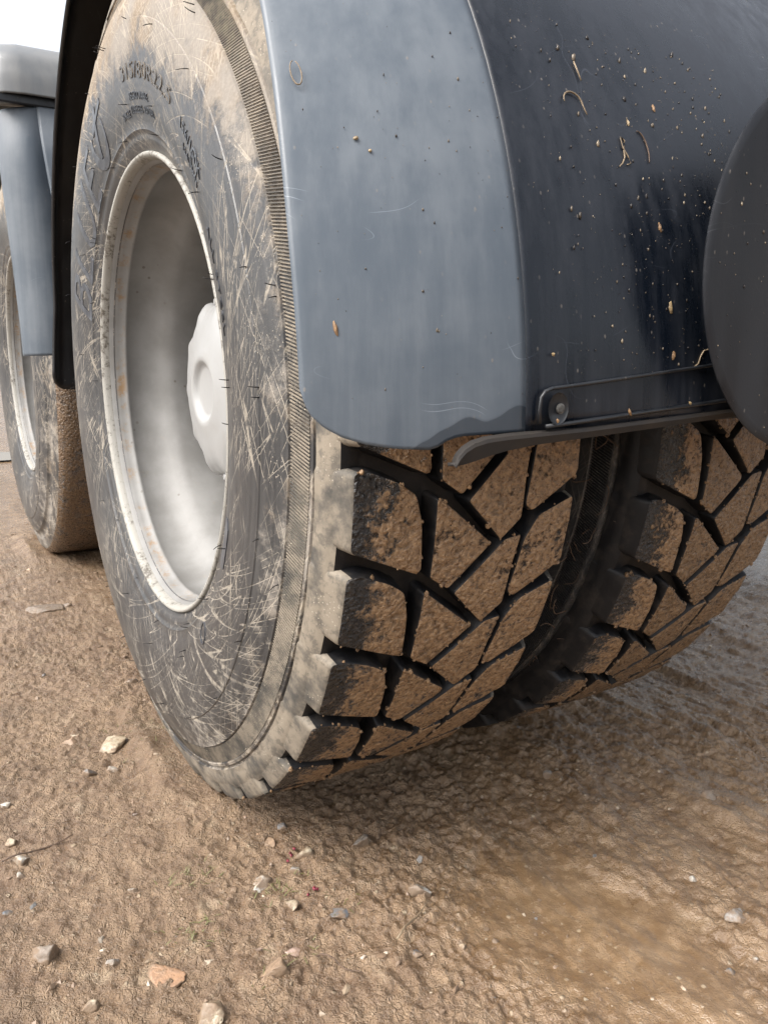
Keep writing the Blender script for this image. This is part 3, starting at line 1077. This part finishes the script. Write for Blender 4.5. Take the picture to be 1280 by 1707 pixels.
    pk.location = (-0.0045, -0.6390, 0.5605)
    parts = []
    V, F = [], []
    for (y, r) in ((0.0, 0.0040), (-0.0012, 0.0038), (-0.0017, 0.0026)):
        for k in range(14):
            t = TAU * k / 14
            V.append((r * math.cos(t), y, r * math.sin(t)))
    for q in range(2):
        for k in range(14):
            F.append((q * 14 + k, q * 14 + (k + 1) % 14, q * 14 + 14 + (k + 1) % 14, q * 14 + 14 + k))
    F.append(tuple(28 + k for k in range(14)))
    s = link('screw', mesh('screw', V, F, False), M['steel'], g)
    s.location = (-0.0020, -0.6398, 0.5605)
    # crown and front quarter of the arch
    def quarter(name, adeg0, adeg1, ox, lab, mat, Ro=0.634, drop=0.02):
        cols = [ox, ox + 0.004, ox + 0.012, ox + 0.022, ox + 0.05, 0.0, 0.2, 0.45, 0.62]
        dd = [-drop, -drop * 0.5, -0.003, -0.001, 0.0, 0.003, 0.0036, 0.0036, 0.0036]
        na = 60
        V = []
        for i in range(na):
            a00 = rad(adeg0 + (adeg1 - adeg0) * i / (na - 1))
            a = a00
            lower = max(0.0, (math.degrees(a) - 168) / 14)
            for x, d in zip(cols, dd):
                # the tail widens a little and ends in a rounded corner
                xx = x - 0.010 * lower if x < 0 else x
                e = max(0.0, (ox + 0.030 - x) / 0.030)
                cut = (1 - math.sqrt(max(0, 1 - e * e))) * 0.045 * (i / (na - 1)) ** 6
                V.append(arc_pt(xx, Ro + d, a - cut))
        q = link(name, mesh(name, V, grid_faces(na, len(cols))), mat, g)
        solid(q, 0.006)
        q['label'] = lab
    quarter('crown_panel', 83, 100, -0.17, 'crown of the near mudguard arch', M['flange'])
    quarter('front_panel', 99, 182.6, -0.158, 'inner face of the mudguard in front of the near wheel, blackened as in shade', M['black'])
    return g

near_mudguard()

def round_cover():
    prof = [(0.0, 0.0), (0.0, 0.10), (0.0003, 0.150), (0.0009, 0.1560), (0.0022, 0.1575), (0.0036, 0.1570), (0.0042, 0.150), (0.0045, 0.060), (0.020, 0.055), (0.040, 0.055)]
    me = lathe('round_cover', prof, 160)
    o = link('round_cover', me, M['disc'], truck)
    o.rotation_euler = (0, 0, rad(90))
    o.location = (0.2725, -0.667, 0.6720)
    sharp(me, 40)
    o['label'] = 'round dark disc standing off the rear mudguard panel'

round_cover()

def far_mudguard():
    y0 = 0.765
    prof = [(y0 - 0.012, 0.578), (y0 - 0.008, 0.66), (y0, 0.78), (y0 + 0.006, 0.90), (y0 + 0.016, 1.0), (y0 + 0.040, 1.085)]
    def smooth(pr, k=8):
        out = []
        for i in range(len(pr) - 1):
            p0, p1, p2, p3 = pr[max(i - 1, 0)], pr[i], pr[i + 1], pr[min(i + 2, len(pr) - 1)]
            for j in range(k):
                t = j / k
                out.append(tuple(0.5 * ((2 * p1[d]) + (-p0[d] + p2[d]) * t + (2 * p0[d] - 5 * p1[d] + 4 * p2[d] - p3[d]) * t * t + (-p0[d] + 3 * p1[d] - 3 * p2[d] + p3[d]) * t ** 3) for d in (0, 1)))
        out.append(pr[-1])
        return out
    def sweep(name, pr, sect, mat, parent, th=0.005, xfun=None):
        V = []
        for i, (y, z) in enumerate(pr):
            a, b = pr[max(i - 1, 0)], pr[min(i + 1, len(pr) - 1)]
            t = Vector((b[0] - a[0], b[1] - a[1])).normalized()
            nn = Vector((t.y, -t.x))          # inward (towards +y on the rear wall)
            for x, d in sect:
                xx = xfun(x, z) if xfun else x
                V.append((xx, y + nn.x * d, z + nn.y * d))
        q = link(name, mesh(name, V, grid_faces(len(pr), len(sect))), mat, parent)
        solid(q, th)
        return q
    pr = smooth(prof)
    fold = lambda x, z: x + (0.03 * float(sstep(np.array(z), 1.05, 0.62)) if -0.14 < x < -0.1 else 0) + (0.010 * float(sstep(np.array(z), 1.05, 0.6)))
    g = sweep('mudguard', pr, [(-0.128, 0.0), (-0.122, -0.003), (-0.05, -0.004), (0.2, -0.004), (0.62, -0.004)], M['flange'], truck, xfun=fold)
    g['label'] = 'grey mudguard panel behind the far wheel'
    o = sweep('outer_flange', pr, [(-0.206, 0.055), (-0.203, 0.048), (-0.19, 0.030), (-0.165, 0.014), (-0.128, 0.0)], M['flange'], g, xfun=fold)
    o['label'] = 'rounded grey outer edge of the far mudguard'
    top = smooth([(y0 + 0.020, 1.100), (y0 + 0.026, 1.145), (y0 + 0.050, 1.188), (y0 + 0.12, 1.218), (y0 + 0.3, 1.225), (WB, 1.225), (WB + 0.35, 1.205), (WB + 0.5, 1.13), (WB + 0.58, 1.0), (WB + 0.60, 0.8), (WB + 0.6, 0.6)])
    o = sweep('crown_panel', top, [(-0.222, 0.060), (-0.219, 0.045), (-0.208, 0.020), (-0.185, 0.006), (-0.15, 0.0), (0.1, 0.0), (0.62, 0.0)], M['sky_lit'], g)
    o['label'] = 'grey top panel over the far wheel, coloured as lit by the sky'
    # black strip standing in for the shaded gap under the top panel
    V, F = box(-0.200, 0.60, y0 + 0.034, y0 + 0.07, 1.083, 1.125)
    o = link('gap_shade_strip', mesh('gap_shade_strip', V, F, False), M['black'], g)
    bevel(o)

far_mudguard()

# ---- chassis over and between the wheels; the unseen body box is added to block sky light
def chassis():
    V, F = box(0.10, 2.40, -0.25, 6.5, 1.24, 1.34)
    o = bevel(link('deck_blocker', mesh('deck_blocker', V, F, False), M['frame'], truck), 0.01)
    o['label'] = 'unseen truck body added above the wheels to block the sky'
    for x in (0.75, 1.62):
        V, F = box(x, x + 0.085, -1.1, 6.5, 0.86, 1.12)
        bevel(link('frame_rail', mesh('frame_rail', V, F, False), M['frame'], truck), 0.006)
    for yy in (0.0, WB):
        V, F = [], []
        v, f = tube_path([(0.16, yy, AX), (0.5, yy, AX), (0.95, yy, AX), (1.22, yy, AX), (1.5, yy, AX), (2.3, yy, AX)], 0.085, 20, taper=[1, 1, 1, 2.2, 1, 1])
        o = link('axle', mesh('axle', v, f), M['frame'], truck)

chassis()

# ------------------------------------------------------------------ loose things
def stone_mesh(seed, sx, sy, sz, ang=0.5):
    from mathutils import noise as mn
    bm = bmesh.new()
    bmesh.ops.create_icosphere(bm, subdivisions=4, radius=1.0)
    rs = random.Random(seed)
    planes = [(Vector((rs.gauss(0, 1), rs.gauss(0, 1), rs.gauss(0, 0.8))).normalized(), rs.uniform(0.42, 0.8)) for _ in range(10)]
    off = Vector((seed * 3.1, seed * 1.7, 0))
    for v in bm.verts:
        p = v.co.copy()
        p *= 1 + 0.28 * mn.noise(p * 1.3 + off)
        for nrm, d in planes:
            k = p.dot(nrm) - d
            if k > 0:
                p -= nrm * k * (0.4 + 0.6 * ang)
        p *= 1 + 0.07 * mn.noise(p * 4 + off) + 0.035 * mn.noise(p * 10 + off)
        v.co = Vector((p.x * sx, p.y * sy, p.z * sz))
    me = bpy.data.meshes.new('stone')
    bm.to_mesh(me)
    bm.free()
    me.polygons.foreach_set('use_smooth', [True] * len(me.polygons))
    return me

STONE_C = {
    'white': ((0.62, 0.60, 0.55), (0.42, 0.36, 0.28)), 'cream': ((0.55, 0.47, 0.34), (0.34, 0.25, 0.16)), 'grey': ((0.33, 0.31, 0.285), (0.22, 0.18, 0.14)),
    'slate': ((0.13, 0.15, 0.175), (0.20, 0.17, 0.14)), 'tan': ((0.42, 0.29, 0.19), (0.29, 0.195, 0.125)), 'orange': ((0.46, 0.27, 0.155), (0.33, 0.20, 0.12)),
    'pink': ((0.52, 0.38, 0.31), (0.38, 0.25, 0.18)), 'black': ((0.03, 0.032, 0.035), (0.07, 0.06, 0.05)), 'mudgrey': ((0.27, 0.225, 0.18), (0.22, 0.16, 0.115)),
}
def m_stone(name, a, b):
    n = NT(name)
    f = n.noise(120, 5, 0.7)
    g = n.noise(45, 4, 0.65)
    k = 0.62
    c = n.mix(n.ramp(f, 0.38, 0.64), tuple(k * v for v in a), tuple(k * v for v in b))
    nz = n.sep(n.node('ShaderNodeNewGeometry').outputs['Normal'])[2]
    mud = n.ramp(n.math('ADD', g, n.math('MULTIPLY', nz, -0.22)), 0.27, 0.43)
    c = n.mix(n.math('MULTIPLY', mud, 0.9), c, (0.155, 0.105, 0.066))
    return n.set(Base_Color=c, Roughness=n.ramp(f, 0.3, 0.7, 0.35, 0.65), Normal=n.bump(n.math('ADD', f, n.math('MULTIPLY', mud, 0.4)), 0.7, 0.002))
SM = {k: m_stone(k + '_stone', a, b) for k, (a, b) in STONE_C.items()}
STONES = [
    (-0.127, -0.330, 0.0310, 'white', 'largest pale grey angular stone just behind the near tyre'),
    (0.020, -0.435, 0.0258, 'white', 'white angular stone alone on smooth mud right of the pale grey one'),
    (-0.113, -0.383, 0.0184, 'cream', 'small cream stone below the pale grey angular stone'),
    (-0.081, -0.324, 0.0177, 'grey', 'round grey pebble right beside the pink petals nearest the tyre'),
    (-0.063, -0.306, 0.0233, 'cream', 'flat cream chip lying just past the round grey pebble'),
    (-0.088, -0.265, 0.0253, 'tan', 'flat tan chip under the tyre shoulder'),
    (0.013, -0.318, 0.0285, 'grey', 'flat pale stone half sunk in the shade behind the tyre'),
    (-0.064, -0.243, 0.0192, 'slate', 'small slate-blue stone nearest the tyre tread'),
    (-0.257, -0.404, 0.0442, 'orange', 'flat orange-tan slab in the foreground mud'),
    (-0.169, -0.459, 0.0500, 'tan', 'biggest lumpy tan stone in the foreground'),
    (-0.354, -0.322, 0.0340, 'mudgrey', 'rounded mud-coated stone near the lower left corner'),
    (-0.360, -0.154, 0.0284, 'white', 'white crescent-shaped stone touching the long twig'),
    (-0.364, -0.182, 0.0124, 'white', 'small white pebble in front of the crescent stone'),
    (-0.208, 0.071, 0.0549, 'cream', 'long flat cream stone left of the near tyre'),
    (-0.222, 0.005, 0.0191, 'white', 'small white stone between the long cream stone and the slate chip'),
    (-0.253, -0.002, 0.0204, 'slate', 'dark slate chip left of the small white stone'),
    (-0.363, -0.021, 0.0159, 'white', 'white chip at the left edge, farthest of three'),
    (-0.365, -0.111, 0.0191, 'cream', 'cream chip at the left edge beyond the crescent stone'),
    (-0.259, -0.269, 0.0122, 'white', 'tiny white chip alone in crumbly mud'),
    (-0.300, -0.362, 0.0168, 'grey', 'grey pebble left of the orange-tan slab'),
    (-0.381, -0.237, 0.0143, 'slate', 'blue-grey chip at the left edge in front of the white pebble'),
    (-0.074, -0.417, 0.0261, 'slate', 'flat blue-grey stone right of the small cream stone'),
    (-0.139, -0.443, 0.0213, 'pink', 'pale pinkish chip above the biggest tan stone'),
    (-0.330, -0.407, 0.0235, 'cream', 'cream stone nearest the lower left corner'),
    (-0.239, -0.478, 0.0329, 'cream', 'broad cream stone cut by the bottom of the picture'),
    (-0.082, -0.487, 0.0091, 'white', 'tiny white chip right of the biggest tan stone'),
    (-0.204, 0.766, 0.0900, 'mudgrey', 'wide flat grey slab between the two wheels'),
    (-0.157, 0.777, 0.0306, 'grey', 'grey stone block lying on the flat slab end'),
    (0.452, -0.489, 0.0260, 'mudgrey', 'grey-tan stone out on the streaked mud at right'),
    (0.310, -0.576, 0.0112, 'white', 'small white chip on the right of the wet hollow'),
    (0.295, -0.641, 0.0313, 'grey', 'flat grey stone sunk at the right edge of the wet hollow'),
    (-0.031, -0.507, 0.0110, 'slate', 'small blue-grey pebble near the straw twig'),
    (0.058, -0.379, 0.0146, 'grey', 'pale pebble beyond the white angular stone'),
    (0.264, -0.687, 0.0092, 'white', 'white chip nearest the right edge of the picture'),
    (0.053, -0.528, 0.0088, 'black', 'tiny black chip in the wet hollow'),
    (0.229, -0.683, 0.0144, 'slate', 'blue-grey pebble in front of the wet hollow'),
    (0.319, -0.319, 0.0156, 'grey', 'pale pebble in the shade below the inner tyre'),
    (0.015, -0.523, 0.0111, 'cream', 'cream pebble right of the straw twig'),
    (-0.258, 0.111, 0.0295, 'tan', 'tilted tan stone beyond the long flat cream stone'),
    (-0.124, 0.283, 0.0282, 'slate', 'dark slate piece close to the near tyre sidewall'),
]
for i, (x, y, s, c, lab) in enumerate(STONES):
    rs = random.Random(100 + i)
    fl = rs.uniform(0.32, 0.5)
    if s > 0.04:
        fl = 0.2 if s < 0.06 else 0.1
    if 'lumpy' in lab:
        fl = 0.36
    s *= 0.92
    me = stone_mesh(i, s * 0.56, s * rs.uniform(0.36, 0.5), s * fl, 0.8)
    o = link('stone', me, SM[c])
    o.location = (x, y, h1(x, y) - s * fl * 0.12)
    o.rotation_euler = (rs.uniform(-0.2, 0.2), rs.uniform(-0.2, 0.2), _yaw * -1 + rs.uniform(-0.5, 0.5))
    tag(o, lab, 'stone', 'stones on the ground')

def build_gravel():
    bm = bmesh.new()
    bmesh.ops.create_icosphere(bm, subdivisions=1, radius=1.0)
    bv = np.array([v.co[:] for v in bm.verts])
    bf = np.array([[v.index for v in f.verts] for f in bm.faces])
    bm.free()
    n = 19000
    x = rng.uniform(-0.75, 1.5, n)
    y = -0.85 + 3.4 * rng.random(n) ** 1.7
    dens = fbm(x * 4, y * 4, 3, 77)
    keep = dens + rng.uniform(-0.12, 0.12, n) > 0.47
    keep &= ~((x > -0.16) & (x < 0.55) & (np.abs(y) < 0.07))
    x, y = x[keep], y[keep]
    n = len(x)
    sz = 0.0009 + 0.0040 * rng.random(n) ** 4.5
    sz *= 1 + 0.5 * sstep(y, 0.2, 1.5)
    wet = wetness(x, y)
    sz *= (1 - 0.35 * wet)
    z = height(x, y) - sz * 0.05
    V = bv[None] * (1 + 0.35 * rng.standard_normal((n, len(bv), 1)).clip(-1, 1))
    V = V * (sz[:, None, None] * np.stack([rng.uniform(0.8, 1.5, n), rng.uniform(0.6, 1.0, n), rng.uniform(0.4, 0.8, n)], -1)[:, None, :])
    a = rng.uniform(0, TAU, n)
    c, s = np.cos(a)[:, None], np.sin(a)[:, None]
    V = np.stack([V[..., 0] * c - V[..., 1] * s, V[..., 0] * s + V[..., 1] * c, V[..., 2]], -1)
    V = V + np.stack([x, y, z], -1)[:, None, :]
    F = bf[None] + (np.arange(n) * len(bv))[:, None, None]
    me = bpy.data.meshes.new('gravel')
    me.from_pydata(V.reshape(-1, 3).tolist(), [], F.reshape(-1, 3).tolist())
    tag(link('gravel', me, M['grit']), 'fine pale grit scattered over the mud', 'gravel', kind='stuff')

build_gravel()

# ---- twigs, petals, grass
M['twig'] = m_flat('dry_twig', (0.09, 0.055, 0.033), (0.05, 0.03, 0.02), 0.7, 200)
M['straw'] = m_flat('pale_straw', (0.20, 0.15, 0.095), (0.12, 0.085, 0.05), 0.6, 200)
M['petal'] = m_flat('pink_petal', (0.20, 0.02, 0.04), (0.12, 0.012, 0.025), 0.45, 200)
M['grass'] = m_flat('small_grass', (0.10, 0.11, 0.03), (0.12, 0.105, 0.045), 0.55, 60)
def m_speck():
    n = NT('dirt_speck')
    rnd = n.node('ShaderNodeNewGeometry').outputs['Random Per Island']
    c = n.mix(n.ramp(rnd, 0.25, 0.8), (0.014, 0.010, 0.008), (0.11, 0.085, 0.058))
    c = n.mix(n.ramp(rnd, 0.90, 0.93), c, (0.20, 0.16, 0.11))
    return n.set(Base_Color=c, Roughness=0.35, Normal=n.bump(n.noise(900, 2), 0.5, 0.0006))
M['speck'] = m_speck()
M['leaf'] = m_flat('dry_leaf', (0.20, 0.115, 0.05), (0.10, 0.055, 0.025), 0.5, 300)
M['seed'] = m_flat('pale_seed_husk', (0.25, 0.18, 0.09), (0.13, 0.09, 0.045), 0.5, 300)

def twig(a, b, r, mat, label, sag=0.004):
    pts = []
    for k in range(9):
        f = k / 8
        x, y = a[0] + (b[0] - a[0]) * f, a[1] + (b[1] - a[1]) * f
        w = sag * math.sin(3.1 * f + a[0] * 40)
        pts.append((x + w * 0.6, y + w, h1(x, y) * 0.5 + 0.006 + 0.003 * math.sin(7 * f)))
    V, F = tube_path(pts, r, 7, taper=[1, 0.95, 0.9, 0.9, 0.85, 0.8, 0.7, 0.6, 0.4])
    tag(link('twig', mesh('twig', V, F), mat), label, 'twig', 'twigs on the ground')

twig((-0.378, -0.146), (-0.300, -0.141), 0.0013, M['twig'], 'thin dark twig behind the white crescent stone')
twig((-0.040, -0.482), (0.015, -0.460), 0.0013, M['straw'], 'pale straw twig in front of the white angular stone')
twig((-0.127, -0.468), (-0.094, -0.505), 0.0010, M['twig'], 'thin dark twig right of the biggest tan stone')

for (cx, cy, n, lab) in ((-0.084, -0.372, 5, 'cluster of dark pink petals below the flat cream chip'), (-0.073, -0.297, 4, 'few dark pink petals touching the round grey pebble')):
    V, F = [], []
    for k in range(n):
        px, py = cx + rng.normal(0, 0.005), cy + rng.normal(0, 0.004)
        z = h1(px, py) + 0.003
        o = len(V)
        a = rng.uniform(0, TAU)
        m = 8
        V.append((px, py, z + 0.0015))
        for j in range(m):
            t = TAU * j / m
            u, v = 0.0023 * math.cos(t), 0.0014 * math.sin(t)
            V.append((px + u * math.cos(a) - v * math.sin(a), py + u * math.sin(a) + v * math.cos(a), z + 0.0012 * math.sin(2 * t + k)))
        for j in range(m):
            F.append((o, o + 1 + j, o + 1 + (j + 1) % m))
    tag(solid(link('petal_cluster', mesh('petal_cluster', V, F), M['petal']), 0.0006, 0), lab, 'petals', 'fallen petals')

def build_grass():
    V, F = [], []
    for (cx, cy, n, sp) in ((-0.194, -0.280, 30, 0.022), (-0.113, -0.346, 34, 0.016), (-0.218, -0.359, 34, 0.016), (-0.15, -0.45, 18, 0.02), (-0.10, 0.02, 24, 0.05), (-0.17, 0.10, 30, 0.04), (-0.06, -0.40, 10, 0.015)):
        for k in range(n):
            x, y = cx + rng.normal(0, sp), cy + rng.normal(0, sp * 0.7)
            z = h1(x, y)
            a = rng.uniform(0, TAU)
            L = rng.uniform(0.005, 0.014)
            w = 0.0006
            o = len(V)
            dx, dy = math.cos(a), math.sin(a)
            lean = rng.uniform(0.5, 1.3)
            for q, wd in ((0, 1), (0.5, 0.8), (1, 0.15)):
                px, py, pz = x + dx * L * lean * q, y + dy * L * lean * q, z + L * (0.6 * q - 0.25 * q * q)
                V.append((px - dy * w * wd, py + dx * w * wd, pz))
                V.append((px + dy * w * wd, py - dx * w * wd, pz))
            F += [(o, o + 1, o + 3, o + 2), (o + 2, o + 3, o + 5, o + 4)]
    tag(link('grass', mesh('grass', V, F), M['grass']), 'tiny sprouts of grass in the mud', 'grass', kind='stuff')

build_grass()

# ---- bits stuck to the mudguard
def guard_y(x, z, lift=0.0):
    """outer surface of the near mudguard at (x, z)"""
    FX, OX, RM, RF = -0.030, -0.189, 0.634, 0.588
    t = min(1, max(0, (x - FX) / (OX - FX)))
    R = RM + 0.0036 if x > FX else RM + (RF - RM) * t ** 1.15 + 0.0035 * math.sin(math.pi * t)
    return -math.sqrt(max((R + lift) ** 2 - (z - AX) ** 2, 0.01))

def stem(pts, r, mat, name, label, cat):
    P = [(x, guard_y(x, z, r * 0.9), z) for x, z in pts]
    tp = [0.6 + 0.4 * math.sin(math.pi * (i + 0.5) / len(P)) for i in range(len(P))]
    V, F = tube_path(P, r * 0.75, 7, taper=tp)
    tag(link(name, mesh(name, V, F), mat), label, cat, 'bits stuck to the near mudguard')

def arc2(cx, cz, rx, rz, a0, a1, n=14):
    return [(cx + rx * math.cos(rad(a0 + (a1 - a0) * i / n)), cz + rz * math.sin(rad(a0 + (a1 - a0) * i / n))) for i in range(n + 1)]

stem(arc2(-0.168, 0.786, 0.0034, 0.0085, 100, 430), 0.0007, M['straw'], 'plant_stem', 'looped pale stem on the grey flange near the top', 'stem')
stem(arc2(0.0445, 0.7890, 0.0095, 0.0080, 185, 0) + [(0.0550, 0.785), (0.0565, 0.781)], 0.0010, M['straw'], 'plant_stem', 'hook-shaped pale stem at the top of the dark panel', 'stem')
stem(arc2(0.1110, 0.7610, 0.0080, 0.0150, 95, -40), 0.0009, M['twig'], 'plant_stem', 'curved dark stem right of the tangled husk', 'stem')
stem([(0.143, 0.5885), (0.150, 0.589), (0.156, 0.592), (0.159, 0.598), (0.163, 0.6025), (0.169, 0.604), (0.174, 0.602)], 0.0009, M['straw'], 'plant_stem', 'wavy stem caught on the bead beside the round disc', 'stem')
stem([(0.0580, 0.8240), (0.0592, 0.816), (0.0600, 0.809)], 0.0009, M['straw'], 'plant_stem', 'short straight stem at the very top of the dark panel', 'stem')
stem([(0.081, 0.744), (0.085, 0.747), (0.089, 0.752), (0.0900, 0.760), (0.0925, 0.7655), (0.0890, 0.768), (0.0885, 0.760), (0.0930, 0.753), (0.0950, 0.748), (0.0900, 0.7465)], 0.0010, M['straw'], 'tangled_husk', 'tangled pale husk in the middle of the dark panel', 'husk')

def flake(x, z, w, h, tilt, mat, label, name='leaf_bit'):
    n = 12
    V, F = [], []
    rs = random.Random(int(1e4 * (x + z)))
    ring = []
    for k in range(n):
        t = TAU * k / n
        q = 1 + rs.uniform(-0.22, 0.22)
        u, v = w * 0.36 * q * math.cos(t), h * 0.40 * q * math.sin(t)
        ring.append((x + u * math.cos(tilt) - v * math.sin(tilt), z + u * math.sin(tilt) + v * math.cos(tilt)))
    off = -0.0066 if z < 0.585 and x > -0.02 else 0.0
    for lift, k in ((0.0, 1.0), (0.0006, 0.95), (0.0012, 0.5)):
        for (px, pz) in ring:
            px, pz = x + (px - x) * k, z + (pz - z) * k
            V.append((px, guard_y(px, pz, lift) + off, pz))
    V.append((x, guard_y(x, z, 0.0017) + off, z))
    for q in range(2):
        for k in range(n):
            j = (k + 1) % n
            F.append((q * n + k, q * n + j, (q + 1) * n + j, (q + 1) * n + k))
    for k in range(n):
        F.append((2 * n + k, 2 * n + (k + 1) % n, 3 * n))
    tag(link(name, mesh(name, V, F, False), mat), label, 'leaf bit', 'bits stuck to the near mudguard')

flake(-0.165, 0.6165, 0.0036, 0.0125, 0.1, M['leaf'], 'brown dry leaf sliver low on the grey flange')
flake(-0.138, 0.743, 0.0050, 0.0034, 0.3, M['seed'], 'pale yellow fleck high on the grey flange')
flake(-0.130, 0.735, 0.0030, 0.0030, 0.0, M['seed'], 'smaller yellow fleck just below the pale one on the flange')
flake(0.123, 0.637, 0.0058, 0.0135, 0.1, M['seed'], 'golden husk low on the dark panel near the disc')
flake(0.1255, 0.5985, 0.0055, 0.0095, -0.1, M['leaf'], 'brown husk right above the moulded bead')
flake(0.068, 0.5555, 0.0034, 0.0080, 0.5, M['leaf'], 'orange leaf bit on the lower bead')
flake(0.140, 0.5600, 0.0055, 0.0034, -0.6, M['seed'], 'pale leaf bit on the lower bead near the disc')
flake(-0.008, 0.5520, 0.0034, 0.0040, 0.2, M['leaf'], 'tiny orange leaf bit under the screw')
flake(0.103, 0.7820, 0.0026, 0.0065, 0.0, M['seed'], 'slim pale husk above the curved dark stem')
flake(0.140, 0.8000, 0.0040, 0.0080, 0.1, M['leaf'], 'brown husk near the top right of the dark panel')
flake(0.118, 0.7000, 0.0040, 0.0090, 0.1, M['leaf'], 'dull brown husk midway down the dark panel')
flake(-0.007, 0.6000, 0.0045, 0.0036, 0.1, M['seed'], 'tan crumb beside the fold of the mudguard')

def build_specks():
    bm = bmesh.new()
    bmesh.ops.create_icosphere(bm, subdivisions=1, radius=1.0)
    bv = [v.co.copy() for v in bm.verts]
    bf = [tuple(v.index for v in f.verts) for f in bm.faces]
    bm.free()
    parts = []
    for k in range(900):
        if rng.random() < 0.82:
            x = -0.02 + 0.27 * rng.random() ** 0.75
            z = rng.uniform(0.585, 0.86)
        else:
            x, z = rng.uniform(-0.18, -0.03), rng.uniform(0.56, 0.84)
            if rng.random() < 0.5:
                continue
        s = 0.00025 + 0.00085 * rng.random() ** 5
        e = rng.uniform(0.8, 2.2)
        c = Vector((x, guard_y(x, z, s * 0.2), z))
        parts.append(([c + Vector((v.x * s, v.y * s * 0.7, v.z * s * e)) for v in bv], bf))
    for k in range(70):
        x = 0.02 + 0.21 * rng.random() ** 0.6
        z = rng.uniform(0.60, 0.86)
        s = 0.0007 + 0.0012 * rng.random() ** 2
        e = rng.uniform(1.2, 2.4)
        c = Vector((x, guard_y(x, z, s * 0.1), z))
        parts.append(([c + Vector((v.x * s, v.y * s * 0.6, v.z * s * e)) * rng.uniform(0.65, 1.25) for v in bv], bf))
    for k in range(220):
        a, q = rng.uniform(0, TAU), 0.155 * math.sqrt(rng.random())
        s = 0.0003 + 0.0010 * rng.random() ** 4
        c = Vector((0.2725 + q * math.cos(a), -0.667 - s * 0.2, 0.672 + q * math.sin(a)))
        parts.append(([c + Vector((v.x * s, v.y * s * 0.7, v.z * s * 1.5)) for v in bv], bf))
    tag(link('dirt_speck', mesh('dirt_speck', *merge(parts)), M['speck']), 'tiny dirt specks spattered on the near mudguard', 'dirt', kind='stuff')

build_specks()


def build_strands():
    parts = []
    rs = random.Random(21)
    for k in range(46):
        a = rad(rs.uniform(-6, 42))
        x = rs.uniform(0.150, 0.225)
        r = rs.uniform(0.475, 0.515)
        L = rs.uniform(0.012, 0.045)
        t = rs.uniform(0, TAU)
        cv = rs.uniform(-2.4, 2.4)
        pts = []
        px, ps, pr = x, 0.0, r
        for i in range(9):
            aa = a + ps / r
            pts.append((px, -pr * math.cos(aa), AX - pr * math.sin(aa)))
            t += cv / 8
            px += math.cos(t) * L / 8
            ps += math.sin(t) * L / 8
            pr += 0.0012 * math.sin(i * 0.9 + k)
        parts.append(tube_path(pts, rs.uniform(0.00035, 0.0007), 5))
    tag(link('grass_strand', mesh('grass_strand', *merge(parts)), M['twig']), 'dry grass strands caught between the twin tyres', 'dry grass', kind='stuff')

build_strands()
